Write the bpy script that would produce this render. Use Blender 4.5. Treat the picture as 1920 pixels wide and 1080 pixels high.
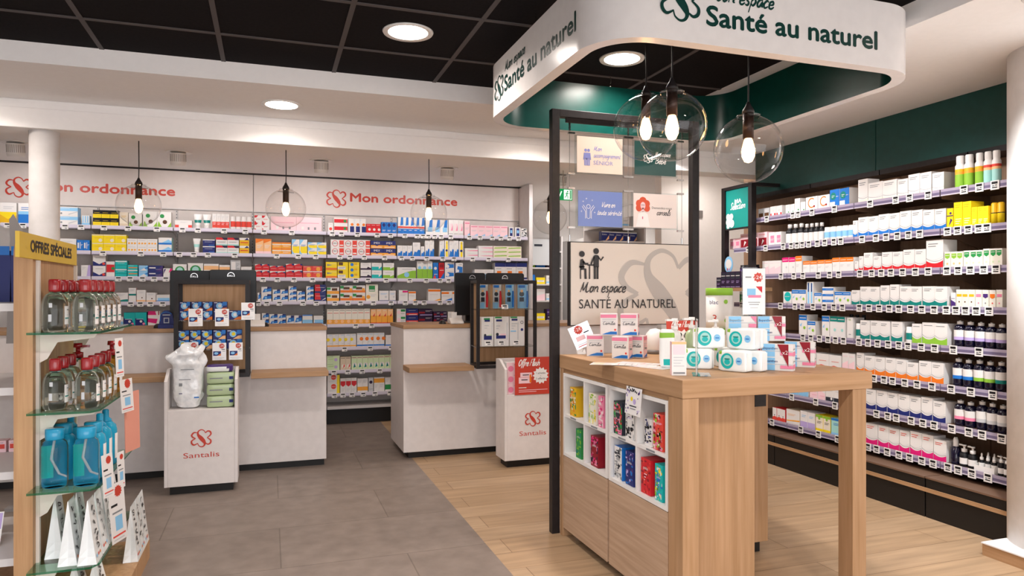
import bpy, math, random
from mathutils import Vector, Matrix, noise
random.seed(7)
for o in list(bpy.data.objects): bpy.data.objects.remove(o)
S = bpy.context.scene
COL = S.collection
H = 1.30                      # eye height
F = 1320.0                    # focal length in pixels of a 1920 wide frame
YAW = math.atan(454/1320.0)
SA, CA = math.sin(YAW), math.cos(YAW)

# ------------------------------------------------------------------ camera, world, lights, exposure
cam = bpy.data.cameras.new('camera'); cam.sensor_width = 36; cam.lens = F/1920*36
cam.shift_y = 10/1920; cam.clip_start = .05; cam.clip_end = 60
co = bpy.data.objects.new('camera', cam); COL.objects.link(co)
co.location = (0, 0, H); co.rotation_euler = (math.pi/2, 0, -YAW); S.camera = co
w = bpy.data.worlds.new('world'); S.world = w; w.use_nodes = True
w.node_tree.nodes['Background'].inputs[0].default_value = (.97, .97, 1, 1)
w.node_tree.nodes['Background'].inputs[1].default_value = 2.7
S.view_settings.view_transform = 'Standard'; S.view_settings.look = 'None'
S.view_settings.exposure = 0.47; S.view_settings.gamma = 1; S.view_settings.use_curve_mapping = False
WARM = (1.0, .91, .85); COOL = (1.0, .95, .94)

def lamp(kind, loc, watt, color, aim=None, size=.17, spot=80, blend=.6):
    l = bpy.data.lights.new(kind.lower() + '_light', kind); l.energy = watt; l.color = color
    if kind == 'AREA': l.shape = 'DISK'; l.size = size; l.spread = math.radians(150)
    if kind == 'SPOT': l.spot_size = math.radians(spot); l.spot_blend = blend; l.shadow_soft_size = size
    if kind == 'POINT': l.shadow_soft_size = size
    o = bpy.data.objects.new(kind.lower() + '_light', l); COL.objects.link(o); o.location = loc; o['kind'] = 'helper'
    if aim is not None:
        o.rotation_euler = (Vector(aim) - Vector(loc)).to_track_quat('-Z', 'Y').to_euler()
    return o
CEIL, SOFF, BEAM = 2.60, 2.494, 2.315       # black tiles, white soffit, underside of the beam
TILE_LAMPS = [(.65, 3.48), (1.844, 3.49), (-.55, .9), (.65, .9), (1.844, .9), (-1.75, .9), (-1.75, -1.1), (.05, -1.1), (1.85, -1.1)]
SOFFIT_LAMPS = [(.07, 4.69), (1.854, 4.69), (-1.72, 4.69)]
BACK_SPOTS = [(-1.906, 6.55), (-.734, 6.55), (.438, 6.55), (1.601, 6.55), (2.77, 6.55)]
SIDE_SPOTS = [(2.95, 1.95), (3.02, 3.1), (3.02, 4.1), (3.02, 5.0)]
for x, y in TILE_LAMPS: lamp('AREA', (x, y, CEIL-.012), 12 if x > 0 else 17, WARM if x > 0 else (.97, .97, 1))
for x, y in SOFFIT_LAMPS: lamp('AREA', (x, y, SOFF-.012), 3.6, WARM)
for x, y in BACK_SPOTS: lamp('SPOT', (x, y+.03, SOFF-.135), 14, COOL, aim=(x, 7.45, 1.45), size=.05, spot=135, blend=.8)
for x, y in SIDE_SPOTS: lamp('SPOT', (x+.05, y, SOFF-.14), 108 if y < 2 else 28, (.95, .98, 1) if y < 2 else COOL, aim=(3.85, y+.05, 1.0), size=.05, spot=112, blend=.8)
lamp('AREA', (3.9, 5.62, SOFF-.012), 1.9, WARM, size=.17)
lamp('AREA', (3.35, 7.9, 2.45), 8, (1, .95, .92), size=.5)
lamp('AREA', (4.0, 8.6, 2.45), 7, (1, .95, .92), size=.5)

# ------------------------------------------------------------------ where a sight line meets a plane
def ray(x, y):
    u = (x-960)/F; return SA+u*CA, CA-u*SA, (550-y)/F
def onY(x, y, Y):
    r = ray(x, y); t = Y/r[1]; return t*r[0], Y, H+t*r[2]
def onX(x, y, X):
    r = ray(x, y); t = X/r[0]; return X, t*r[1], H+t*r[2]
def dist(X, Y): return X*SA+Y*CA

# ------------------------------------------------------------------ materials
PAL = dict(w='e6e3e0', o='eadfcb', k='17171a', g='2c8f4a', G='8cbf3c', y='f4d81e', Y='e3b31c', r='d1222c', R='8e1424', p='ea86a6', P='f5d0d6', m='d91c74',
           n='202a6e', b='1f74c8', B='8cc6ec', t='0b7f76', T='16b4b2', a='ea7a22', A='f5be86', v='472c72', V='bba8da', s='85888c', S='c6c8ca', q='2b1738',
           z='5a3a22', D='343a40', c='e9e4d6', d='e0473a', e='cfe3b8', h='a5d9d2', i='2b2f3a', f='d9c8ae', j='f0a63a')
MATS = {}
def lin(h):
    r = []
    for k in (0, 2, 4):
        v = int(h[k:k+2], 16)/255; r.append(v/12.92 if v <= .04045 else ((v+.055)/1.055)**2.4)
    return (*r, 1)
def bsdf(m): return m.node_tree.nodes['Principled BSDF']
def mat(name, col=None, rough=.5, metal=0, spec=.5, coat=0, trans=0, ior=1.45, emit=None, estr=0, alpha=1):
    if name in MATS: return MATS[name]
    m = bpy.data.materials.new(name); m.use_nodes = True; b = bsdf(m).inputs
    b['Base Color'].default_value = lin(col or PAL[name]); b['Roughness'].default_value = rough; b['Metallic'].default_value = metal
    b['Specular IOR Level'].default_value = spec; b['Coat Weight'].default_value = coat; b['Coat Roughness'].default_value = .03
    b['Transmission Weight'].default_value = trans; b['IOR'].default_value = ior; b['Alpha'].default_value = alpha
    if emit: b['Emission Color'].default_value = lin(emit); b['Emission Strength'].default_value = estr
    MATS[name] = m; return m
def M(name):
    if name in MATS: return MATS[name]
    return carton_mat(name)
def node(m, t, **kw):
    n = m.node_tree.nodes.new(t)
    for k, v in kw.items():
        if k in n.inputs.keys(): n.inputs[k].default_value = v
        else: setattr(n, k, v)
    return n
def carton_mat(name):         # printed card: a faint procedural mottling over one ink colour
    m = mat(name, PAL[name], rough=.42, spec=.4)
    return m
def noisy(name, c1, c2, scale=(8, 8, 8), rough=.6, detail=4, bump=0, spec=.4, coord='Object', contrast=(.35, .65), metal=0):
    m = mat(name, c1, rough=rough, spec=spec, metal=metal); L = m.node_tree.links
    tc = node(m, 'ShaderNodeTexCoord'); mp = node(m, 'ShaderNodeMapping'); mp.inputs['Scale'].default_value = scale
    n = node(m, 'ShaderNodeTexNoise', Scale=1.0, Detail=float(detail)); r = node(m, 'ShaderNodeValToRGB')
    r.color_ramp.elements[0].position, r.color_ramp.elements[1].position = contrast
    r.color_ramp.elements[0].color, r.color_ramp.elements[1].color = lin(c1), lin(c2)
    L.new(tc.outputs[coord], mp.inputs[0]); L.new(mp.outputs[0], n.inputs['Vector']); L.new(n.outputs[0], r.inputs[0])
    L.new(r.outputs[0], bsdf(m).inputs['Base Color'])
    if bump:
        bp = node(m, 'ShaderNodeBump', Strength=bump, Distance=.002); L.new(n.outputs[0], bp.inputs['Height']); L.new(bp.outputs[0], bsdf(m).inputs['Normal'])
    return m
def oak(name, axis, c1='a07b56', c2='b5906d', rough=.5):      # long grain along one axis
    sc = [55, 55, 55]; sc[axis] = 2.6
    m = noisy(name, c1, c2, scale=sc, rough=rough, detail=6, bump=.08, contrast=(.3, .72)); L = m.node_tree.links
    tc = [n for n in m.node_tree.nodes if n.type == 'TEX_COORD'][0]
    mp = node(m, 'ShaderNodeMapping'); s2 = [16, 16, 16]; s2[axis] = .9; mp.inputs['Scale'].default_value = s2
    n2 = node(m, 'ShaderNodeTexNoise', Scale=1.0, Detail=3.0); mx = node(m, 'ShaderNodeMixRGB', blend_type='MULTIPLY'); mx.inputs[0].default_value = .22
    r = [n for n in m.node_tree.nodes if n.type == 'VALTORGB'][0]
    L.new(tc.outputs['Object'], mp.inputs[0]); L.new(mp.outputs[0], n2.inputs['Vector']); L.new(r.outputs[0], mx.inputs[1]); L.new(n2.outputs[0], mx.inputs[2])
    mul = node(m, 'ShaderNodeMixRGB', blend_type='MULTIPLY'); mul.inputs[0].default_value = 1; mul.inputs[2].default_value = (1.13, 1.13, 1.13, 1)
    L.new(mx.outputs[0], mul.inputs[1]); L.new(mul.outputs[0], bsdf(m).inputs['Base Color']); return m
oak('oak_x', 0); oak('oak_y', 1); oak('oak_z', 2)
oak('oak_door', 1, 'a98c72', 'bfa289'); oak('shelf_back', 2, 'a6866b', 'b6957a', .55); oak('spine_oak', 2, 'ab815a', 'c29a70')
def brick_floor(name, w, h, off, c1, c2, mortar, msize, rough, grain=None, shift=(0, 0)):
    m = mat(name, c1, rough=rough, spec=.35); L = m.node_tree.links
    tc = node(m, 'ShaderNodeTexCoord'); mp = node(m, 'ShaderNodeMapping'); mp.inputs['Location'].default_value = (shift[0], shift[1], 0)
    b = node(m, 'ShaderNodeTexBrick', offset=off, Scale=1.0); b.inputs['Brick Width'].default_value = w; b.inputs['Row Height'].default_value = h
    b.inputs['Mortar Size'].default_value = msize; b.inputs['Mortar Smooth'].default_value = .3
    b.inputs['Color1'].default_value, b.inputs['Color2'].default_value, b.inputs['Mortar'].default_value = lin(c1), lin(c2), lin(mortar)
    n = node(m, 'ShaderNodeTexNoise', Scale=1.0, Detail=5.0); mp2 = node(m, 'ShaderNodeMapping'); mp2.inputs['Scale'].default_value = grain or (6, 6, 6)
    mx = node(m, 'ShaderNodeMixRGB', blend_type='OVERLAY'); mx.inputs[0].default_value = .38
    L.new(tc.outputs['Object'], mp.inputs[0]); L.new(mp.outputs[0], b.inputs['Vector']); L.new(tc.outputs['Object'], mp2.inputs[0]); L.new(mp2.outputs[0], n.inputs['Vector'])
    L.new(b.outputs[0], mx.inputs[1]); L.new(n.outputs[0], mx.inputs[2]); L.new(mx.outputs[0], bsdf(m).inputs['Base Color'])
    bp = node(m, 'ShaderNodeBump', Strength=.25, Distance=.001); L.new(b.outputs[1], bp.inputs['Height']); bp.invert = True; L.new(bp.outputs[0], bsdf(m).inputs['Normal'])
    return m
brick_floor('tile_floor', 1.2, .6, .5, '877a71', '80736a', '70655c', .004, .42, (9, 9, 9), (.55, .1))
brick_floor('plank_floor', 1.35, .2, .37, 'b09476', 'a58869', '7a6046', .0022, .45, (2.2, 26, 20), (.2, .06))
noisy('plaster', 'f6f3f1', 'f8f5f3', (30, 30, 30), rough=.85, bump=.05); noisy('column_paint', 'e3dfdc', 'eae6e4', (14, 14, 14), rough=.7, bump=.1)
noisy('laminate', 'e0d9d6', 'e5dedb', (20, 20, 20), rough=.38); noisy('fascia_white', 'ded5d0', 'e2d9d4', (15, 15, 15), rough=.55)
noisy('tile_black', '120f11', '191517', (60, 60, 60), rough=.9, spec=.15); mat('grid_grey', '4a4444', rough=.6); noisy('black_metal', '1b1718', '231e1f', (40, 40, 40), rough=.45)
noisy('back_panel', 'd2cac5', 'd8d1cc', (10, 10, 10), rough=.65); mat('lip', 'd8d2e0', rough=.35); mat('lip_low', 'bdb5c8', rough=.35); mat('shelf_metal', 'cfcac8', rough=.4)
mat('lip_side', 'a99fb4', rough=.25, coat=.4); mat('lip_dark', '6f6684', rough=.3); mat('shelf_brown', '6e5443', rough=.5)
noisy('green_panel', '10403c', '124541', (20, 20, 20), rough=.42); noisy('canopy_green', '04352f', '053a34', (20, 20, 20), rough=.28); noisy('canopy_white', 'e6e1de', 'eae5e2', (20, 20, 20), rough=.22)
mat('ink_green', '0d3a34', rough=.3); mat('ink_red', 'c8402f', rough=.45); mat('ink_dark', '2c2a2b', rough=.5); mat('ink_grey', 'b9b3ad', rough=.5); mat('ink_white', 'f4f2f0', rough=.5)
mat('panel_cream', 'ddd3c8', rough=.4); mat('paper', 'f2efed', rough=.35, coat=.5); mat('acrylic_black', '0c0c0e', rough=.15, coat=.6); mat('screen_black', '101012', rough=.35)
mat('chrome', 'c9c7c6', rough=.18, metal=1); mat('wire', '9a9694', rough=.35, metal=1); mat('white_plastic', 'e9e6e3', rough=.3); mat('grey_plastic', '7b7674', rough=.45)
mat('glow', 'ffffff', emit='fff1e4', estr=14); mat('bulb_glow', 'ffd9a0', emit='ffbf78', estr=20); mat('brown_metal', '3a2b26', rough=.4, metal=.6)
mat('sign_yellow', 'd6b23a', rough=.45); mat('exit_green', '0b8a4a', rough=.4, emit='0b8a4a', estr=.6); mat('exit_white', 'f0fff6', rough=.4, emit='e8fff0', estr=.9)
mat('cap_red', 'a81a22', rough=.2, coat=.5, trans=.25); mat('cap_teal', '18a2cf', rough=.2, coat=.4, trans=.2); mat('teal_body', '2cb6e0', rough=.15, trans=.35, ior=1.2, coat=.4)
mat('liquid', 'eef0ec', rough=.02, trans=1, ior=1.30); mat('amber_liquid', 'd79a3a', rough=.02, trans=1, ior=1.30); mat('pale_liquid', 'f0f8fb', rough=.02, trans=1, ior=1.25)
mat('navy_glass', '0b0b24', rough=.12, coat=.6); mat('tube_clear', 'eceeee', rough=.2, trans=.6); mat('film', 'e9ecee', rough=.16, coat=.8, spec=.6)
mat('wipe_white', 'eef1f0', rough=.28, coat=.3); mat('silver', 'd4d6da', rough=.22, metal=.75); mat('foil_blue', '9fc3e6', rough=.25, metal=.3)
mat('green_film', 'b4c79b', rough=.25, coat=.5); mat('salmon', 'e39a86', rough=.5); mat('black_plinth', '110e0d', rough=.5); mat('poster_green', '1d4a47', rough=.4, coat=1); mat('poster_blue', '6f86c8', rough=.4, coat=1)
mat('poster_cream', 'e6d6c8', rough=.4, coat=1); mat('poster_pale', 'efe3de', rough=.4, coat=1); mat('ink_lilac', '7f86c4', rough=.5); mat('hair_orange', 'd9573a', rough=.5); mat('sign_teal', '0f8f86', rough=.4)
mat('brown_board', '8b6c56', rough=.6); mat('card_grey', '8f8a88', rough=.6)
def clear_glass(name, tint, edge=.12, ior=1.3):        # thin clear sheet: see-through with Fresnel reflections
    m = bpy.data.materials.new(name); m.use_nodes = True; N = m.node_tree; N.nodes.remove(bsdf(m)); L = N.links
    t = node(m, 'ShaderNodeBsdfTransparent'); t.inputs[0].default_value = lin(tint); g = node(m, 'ShaderNodeBsdfGlossy'); g.inputs['Roughness'].default_value = .01
    lw = node(m, 'ShaderNodeLayerWeight', Blend=.5); p5 = node(m, 'ShaderNodeMath', operation='POWER'); p5.inputs[1].default_value = 4.0; fr = node(m, 'ShaderNodeMath', operation='MULTIPLY_ADD')
    fr.inputs[1].default_value = .75; fr.inputs[2].default_value = .035; L.new(lw.outputs['Facing'], p5.inputs[0]); L.new(p5.outputs[0], fr.inputs[0])
    mx = node(m, 'ShaderNodeMixShader'); out = N.nodes['Material Output']
    L.new(fr.outputs[0], mx.inputs[0]); L.new(t.outputs[0], mx.inputs[1]); L.new(g.outputs[0], mx.inputs[2]); L.new(mx.outputs[0], out.inputs[0]); MATS[name] = m
clear_glass('globe_glass', 'fcfbfa', ior=1.42); clear_glass('acrylic', 'f0f3f3', ior=1.4); clear_glass('shelf_glass', 'cfe8dc', ior=1.45); mat('glass_edge', '1f7a55', rough=.15, trans=.3)

# ------------------------------------------------------------------ mesh builder
def catmull(pts, n=6):
    if len(pts) < 3: return pts
    P = [pts[0]]+list(pts)+[pts[-1]]; out = []
    for i in range(1, len(P)-2):
        a, b, c, d = P[i-1], P[i], P[i+1], P[i+2]
        for k in range(n):
            t = k/n
            out.append(tuple(.5*((2*b[j])+(c[j]-a[j])*t+(2*a[j]-5*b[j]+4*c[j]-d[j])*t*t+(3*b[j]-a[j]-3*c[j]+d[j])*t**3) for j in range(len(b))))
    return out+[tuple(pts[-1])]
def clip_poly(p, c):
    for ax, lim, sg in ((0, c[0], 1), (0, c[1], -1), (1, c[2], 1), (1, c[3], -1)):
        q = []
        for i in range(len(p)):
            a, b = p[i-1], p[i]; ia, ib = (a[ax]-lim)*sg >= 0, (b[ax]-lim)*sg >= 0
            if ia != ib:
                t = (lim-a[ax])/(b[ax]-a[ax]); q.append((a[0]+(b[0]-a[0])*t, a[1]+(b[1]-a[1])*t))
            if ib: q.append(b)
        p = q
        if len(p) < 3: return []
    return p
TEXT = {}
def text_shape(s):
    if s not in TEXT:
        c = bpy.data.curves.new('t', 'FONT'); c.body = s; c.resolution_u = 3; o = bpy.data.objects.new('t', c); COL.objects.link(o)
        dg = bpy.context.evaluated_depsgraph_get(); me = bpy.data.meshes.new_from_object(o.evaluated_get(dg))
        TEXT[s] = ([tuple(v.co[:2]) for v in me.vertices], [tuple(p.vertices) for p in me.polygons])
        bpy.data.objects.remove(o); bpy.data.curves.remove(c); bpy.data.meshes.remove(me)
    return TEXT[s]
class Plane:                  # a flat writing surface: corner, direction of reading, up, normal
    def __init__(s, o, r, u, lift=.0006):
        s.o, s.r, s.u = Vector(o), Vector(r).normalized(), Vector(u).normalized(); s.n = s.r.cross(s.u); s.lift = lift
    def at(s, x, y, k=1): return tuple(s.o+s.r*x+s.u*y+s.n*s.lift*k)
class MB:
    def __init__(s): s.v, s.f, s.m, s.sm, s.mats = [], [], [], [], []
    def mi(s, m):
        if m not in s.mats: s.mats.append(m)
        return s.mats.index(m)
    def add(s, vs, fs, m, smooth=False):
        b = len(s.v); s.v += [tuple(v) for v in vs]
        for i, f in enumerate(fs):
            s.f.append(tuple(b+k for k in f)); s.m.append(s.mi(m[i] if isinstance(m, list) else m)); s.sm.append(smooth)
        return s
    def box(s, x0, x1, y0, y1, z0, z1, m):
        v = [(x, y, z) for z in (z0, z1) for y in (y0, y1) for x in (x0, x1)]
        return s.add(v, [(0, 2, 3, 1), (4, 5, 7, 6), (0, 1, 5, 4), (2, 6, 7, 3), (0, 4, 6, 2), (1, 3, 7, 5)], m)
    def obox(s, o, r, u, n, w, h, d, m):      # box from corner o along unit vectors r (width) u (height) n (towards the back)
        o, r, u, n = Vector(o), Vector(r)*w, Vector(u)*h, Vector(n)*d
        v = [o, o+r, o+r+u, o+u, o+n, o+r+n, o+r+u+n, o+u+n]
        return s.add(v, [(0, 1, 2, 3), (5, 4, 7, 6), (4, 0, 3, 7), (1, 5, 6, 2), (3, 2, 6, 7), (4, 5, 1, 0)], m)
    def poly(s, pts, m): return s.add(pts, [tuple(range(len(pts)))], m)
    def prism(s, pts, a0, a1, axis, m):       # polygon in the other two axes, extruded along axis
        def p(q, a): r = list(q); r.insert(axis, a); return r
        n = len(pts); v = [p(q, a0) for q in pts]+[p(q, a1) for q in pts]
        return s.add(v, [tuple(range(n))[::-1], tuple(range(n, 2*n))]+[(i, (i+1) % n, n+(i+1) % n, n+i) for i in range(n)], m)
    def cyl(s, p0, p1, r0, m, r1=None, n=20, cap=True):
        return s.tube([p0, p1], r0, m, n, cap, [r0, r0 if r1 is None else r1], smooth=n > 8)
    def tube(s, pts, r, m, n=8, cap=True, radii=None, smooth=True):
        P = [Vector(p) for p in pts]; v = []; up = None
        for i, p in enumerate(P):
            t = (P[min(i+1, len(P)-1)]-P[max(i-1, 0)]).normalized()
            if up is None: up = t.orthogonal().normalized()
            up = (up-t*up.dot(t)).normalized(); b = t.cross(up); rr = radii[i] if radii else r
            v += [p+(up*math.cos(a)+b*math.sin(a))*rr for a in (2*math.pi*k/n for k in range(n))]
        f = [(i*n+k, i*n+(k+1) % n, (i+1)*n+(k+1) % n, (i+1)*n+k) for i in range(len(P)-1) for k in range(n)]
        s.add(v, f, m, smooth)
        if cap:
            s.add(v[:n], [tuple(range(n))[::-1]], m); s.add(v[-n:], [tuple(range(n))], m)
        return s
    def lathe(s, c, prof, m, n=24, sx=1, sy=1, smooth=True):   # prof: (radius, z[, material])
        v = []; f = []; mm = []
        for q in prof:
            v += [(c[0]+q[0]*sx*math.cos(2*math.pi*k/n), c[1]+q[0]*sy*math.sin(2*math.pi*k/n), c[2]+q[1]) for k in range(n)]
        for i in range(len(prof)-1):
            for k in range(n):
                f.append((i*n+k, i*n+(k+1) % n, (i+1)*n+(k+1) % n, (i+1)*n+k)); mm.append(prof[i+1][2] if len(prof[i+1]) > 2 else m)
        if prof[0][0] > 1e-5: f.append(tuple(range(n))[::-1]); mm.append(mm[0])
        if prof[-1][0] > 1e-5: f.append(tuple((len(prof)-1)*n+k for k in range(n))); mm.append(mm[-1])
        return s.add(v, f, mm, smooth)
    # ---- flat marks on a Plane
    def rect(s, pl, x0, y0, x1, y1, m, k=1): return s.poly([pl.at(x0, y0, k), pl.at(x1, y0, k), pl.at(x1, y1, k), pl.at(x0, y1, k)], m)
    def mark(s, pl, pts, m, k=1): return s.poly([pl.at(a, b, k) for a, b in pts], m)
    def disc(s, pl, x, y, r, m, k=1, n=20, ry=None): return s.mark(pl, [(x+r*math.cos(2*math.pi*i/n), y+(ry or r)*math.sin(2*math.pi*i/n)) for i in range(n)], m, k)
    def stroke(s, pl, pts, wd, m, k=1, smooth=True, clip=None, sub=6):
        pts = [tuple(p)+((1,) if len(p) == 2 else ()) for p in pts]
        P = catmull(pts, sub) if smooth else pts; L = []
        for i, p in enumerate(P):
            a, b = P[max(i-1, 0)], P[min(i+1, len(P)-1)]; dx, dy = b[0]-a[0], b[1]-a[1]; l = math.hypot(dx, dy) or 1
            h = wd*p[2]/2; L.append(((p[0]-dy/l*h, p[1]+dx/l*h), (p[0]+dy/l*h, p[1]-dx/l*h)))
        for i in range(len(L)-1):
            q = [L[i][1], L[i+1][1], L[i+1][0], L[i][0]]
            if clip: q = clip_poly(q, clip)
            if q: s.mark(pl, q, m, k+.012*(i % 60))
        return s
    def text(s, pl, t, x, y, m, w=None, h=None, k=1, shear=0, bold=0, mid=False):
        V, Fs = text_shape(t); x0, x1 = min(p[0] for p in V), max(p[0] for p in V); cap = .70
        kx = w/(x1-x0) if w else h/cap; ky = h/cap if h else kx
        if not w: kx = ky
        if mid: x -= (x1-x0)*kx/2
        for dx in ([0] if not bold else [-bold/2, bold/2]):
            s.add([pl.at(x+dx+(p[0]-x0)*kx+p[1]*ky*shear, y+p[1]*ky, k+(.25 if dx > 0 else 0)) for p in V], Fs, m)
        if bold:
            for dy in (-bold/2, bold/2): s.add([pl.at(x+(p[0]-x0)*kx+p[1]*ky*shear, y+dy+p[1]*ky, k+(.5 if dy > 0 else .75)) for p in V], Fs, m)
        return s
    def words(s, parent, pl, t, x, y, m, w, h, bold=0, k=1):     # one part for each word
        ex = lambda q: (min(p[0] for p in text_shape(q)[0]), max(p[0] for p in text_shape(q)[0])); wd = lambda q: ex(q)[1]-ex(q)[0]; W = t.split(' '); f = w/wd(t)
        for i in range(len(W)): MB().text(pl, W[i], x+w-wd(' '.join(W[i:]))*f, y, m, w=wd(W[i])*f, h=h, bold=bold, k=k).build('lettering', parent)
    def script(s, pl, t, x, y, m, w, h, wd, k=1, shear=.28):  # brush handwriting; h is the height of a small letter
        adv = sum(BRUSH.get(c, BRUSH['o'])[0] for c in t); kx = w/adv; cx = 0
        for c in t:
            a, st = BRUSH.get(c, BRUSH['o'])
            for iq, q in enumerate(st): s.stroke(pl, [(x+(cx+p[0])*kx+p[1]*h*shear, y+p[1]*h, 1.25 if 0 < i < len(q)-1 else .7) for i, p in enumerate(q)], wd, m, k+.3*iq+.9*(t.index(c) % 2), sub=4)
            cx += a
        return s
    def clover(s, pl, x, y, r, m, wd, k=1, clip=None):
        def sc(q): return [(x+p[0]*r, y+p[1]*r)+tuple(p[2:]) for p in q]
        s.stroke(pl, sc([(.42, .58, .5), (.27, .86, .6), (-.04, .97, .8), (-.34, .78, 1), (-.36, .42, 1.6), (-.08, .04, 2.9), (.22, -.34, 2.6), (.36, -.66, 1.5), (.24, -.92, 1), (-.03, -1, .8), (-.3, -.84, .6), (-.4, -.56, .5)]), wd, m, k, clip=clip)
        s.stroke(pl, sc([(.42, .58, .7), (.66, .78, 1), (.93, .7, 1.2), (1, .38, 1), (.62, .02, .6)]), wd, m, k+.8*1, clip=clip); s.stroke(pl, sc([(.62, .02, .6), (.98, -.28, 1), (.96, -.6, 1.2), (.7, -.74, 1), (.46, -.6, .6)]), wd, m, k+.8*2, clip=clip)
        s.stroke(pl, sc([(-.46, .66, .5), (-.8, .68, 1), (-1.03, .4, 1.2), (-.92, .16, 1), (-.62, 0, .6)]), wd, m, k+.8*3, clip=clip); s.stroke(pl, sc([(-.62, 0, .6), (-1.01, -.24, 1), (-1.02, -.54, 1.2), (-.78, -.74, 1), (-.4, -.56, .5)]), wd, m, k+.8*4, clip=clip)
        return s
    def build(s, name, parent=None, bevel=0, origin=None):
        o = Vector(origin) if origin is not None else (wloc(parent) if parent else Vector((0, 0, 0)))
        me = bpy.data.meshes.new(name); me.from_pydata([tuple(Vector(v)-o) for v in s.v], [], s.f)
        for n in s.mats: me.materials.append(M(n))
        me.polygons.foreach_set('material_index', s.m); me.polygons.foreach_set('use_smooth', s.sm); me.update()
        ob = bpy.data.objects.new(name, me); COL.objects.link(ob)
        if parent: ob.parent = parent
        if origin is not None and not parent: ob.location = o
        if bevel:
            b = ob.modifiers.new('bevel', 'BEVEL'); b.width = bevel; b.segments = 2; b.limit_method = 'ANGLE'
        return ob
def wloc(o):
    v = Vector((0, 0, 0))
    while o: v += o.location; o = o.parent
    return v
LABELS = {}
def tag(o, label, cat, group=None):
    if not 4 <= len(label.replace(',', ' ').split()) <= 16: print('BAD LABEL', label)
    if label in LABELS: print('DUP LABEL', label)
    LABELS[label] = 1
    o['label'] = label; o['category'] = cat
    if group: o['group'] = group
    return o
def thing(name, label, cat, loc, group=None):
    o = bpy.data.objects.new(name, None); COL.objects.link(o); o.location = loc; o.empty_display_size = .1; return tag(o, label, cat, group)
def struct(name, mb, bevel=0):
    o = mb.build(name, None, bevel); o['kind'] = 'structure'; return o
ORD = 'first second third fourth fifth sixth seventh eighth ninth tenth eleventh twelfth'.split()
NUM = 'zero one two three four five six seven eight nine ten eleven twelve'.split()
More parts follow.
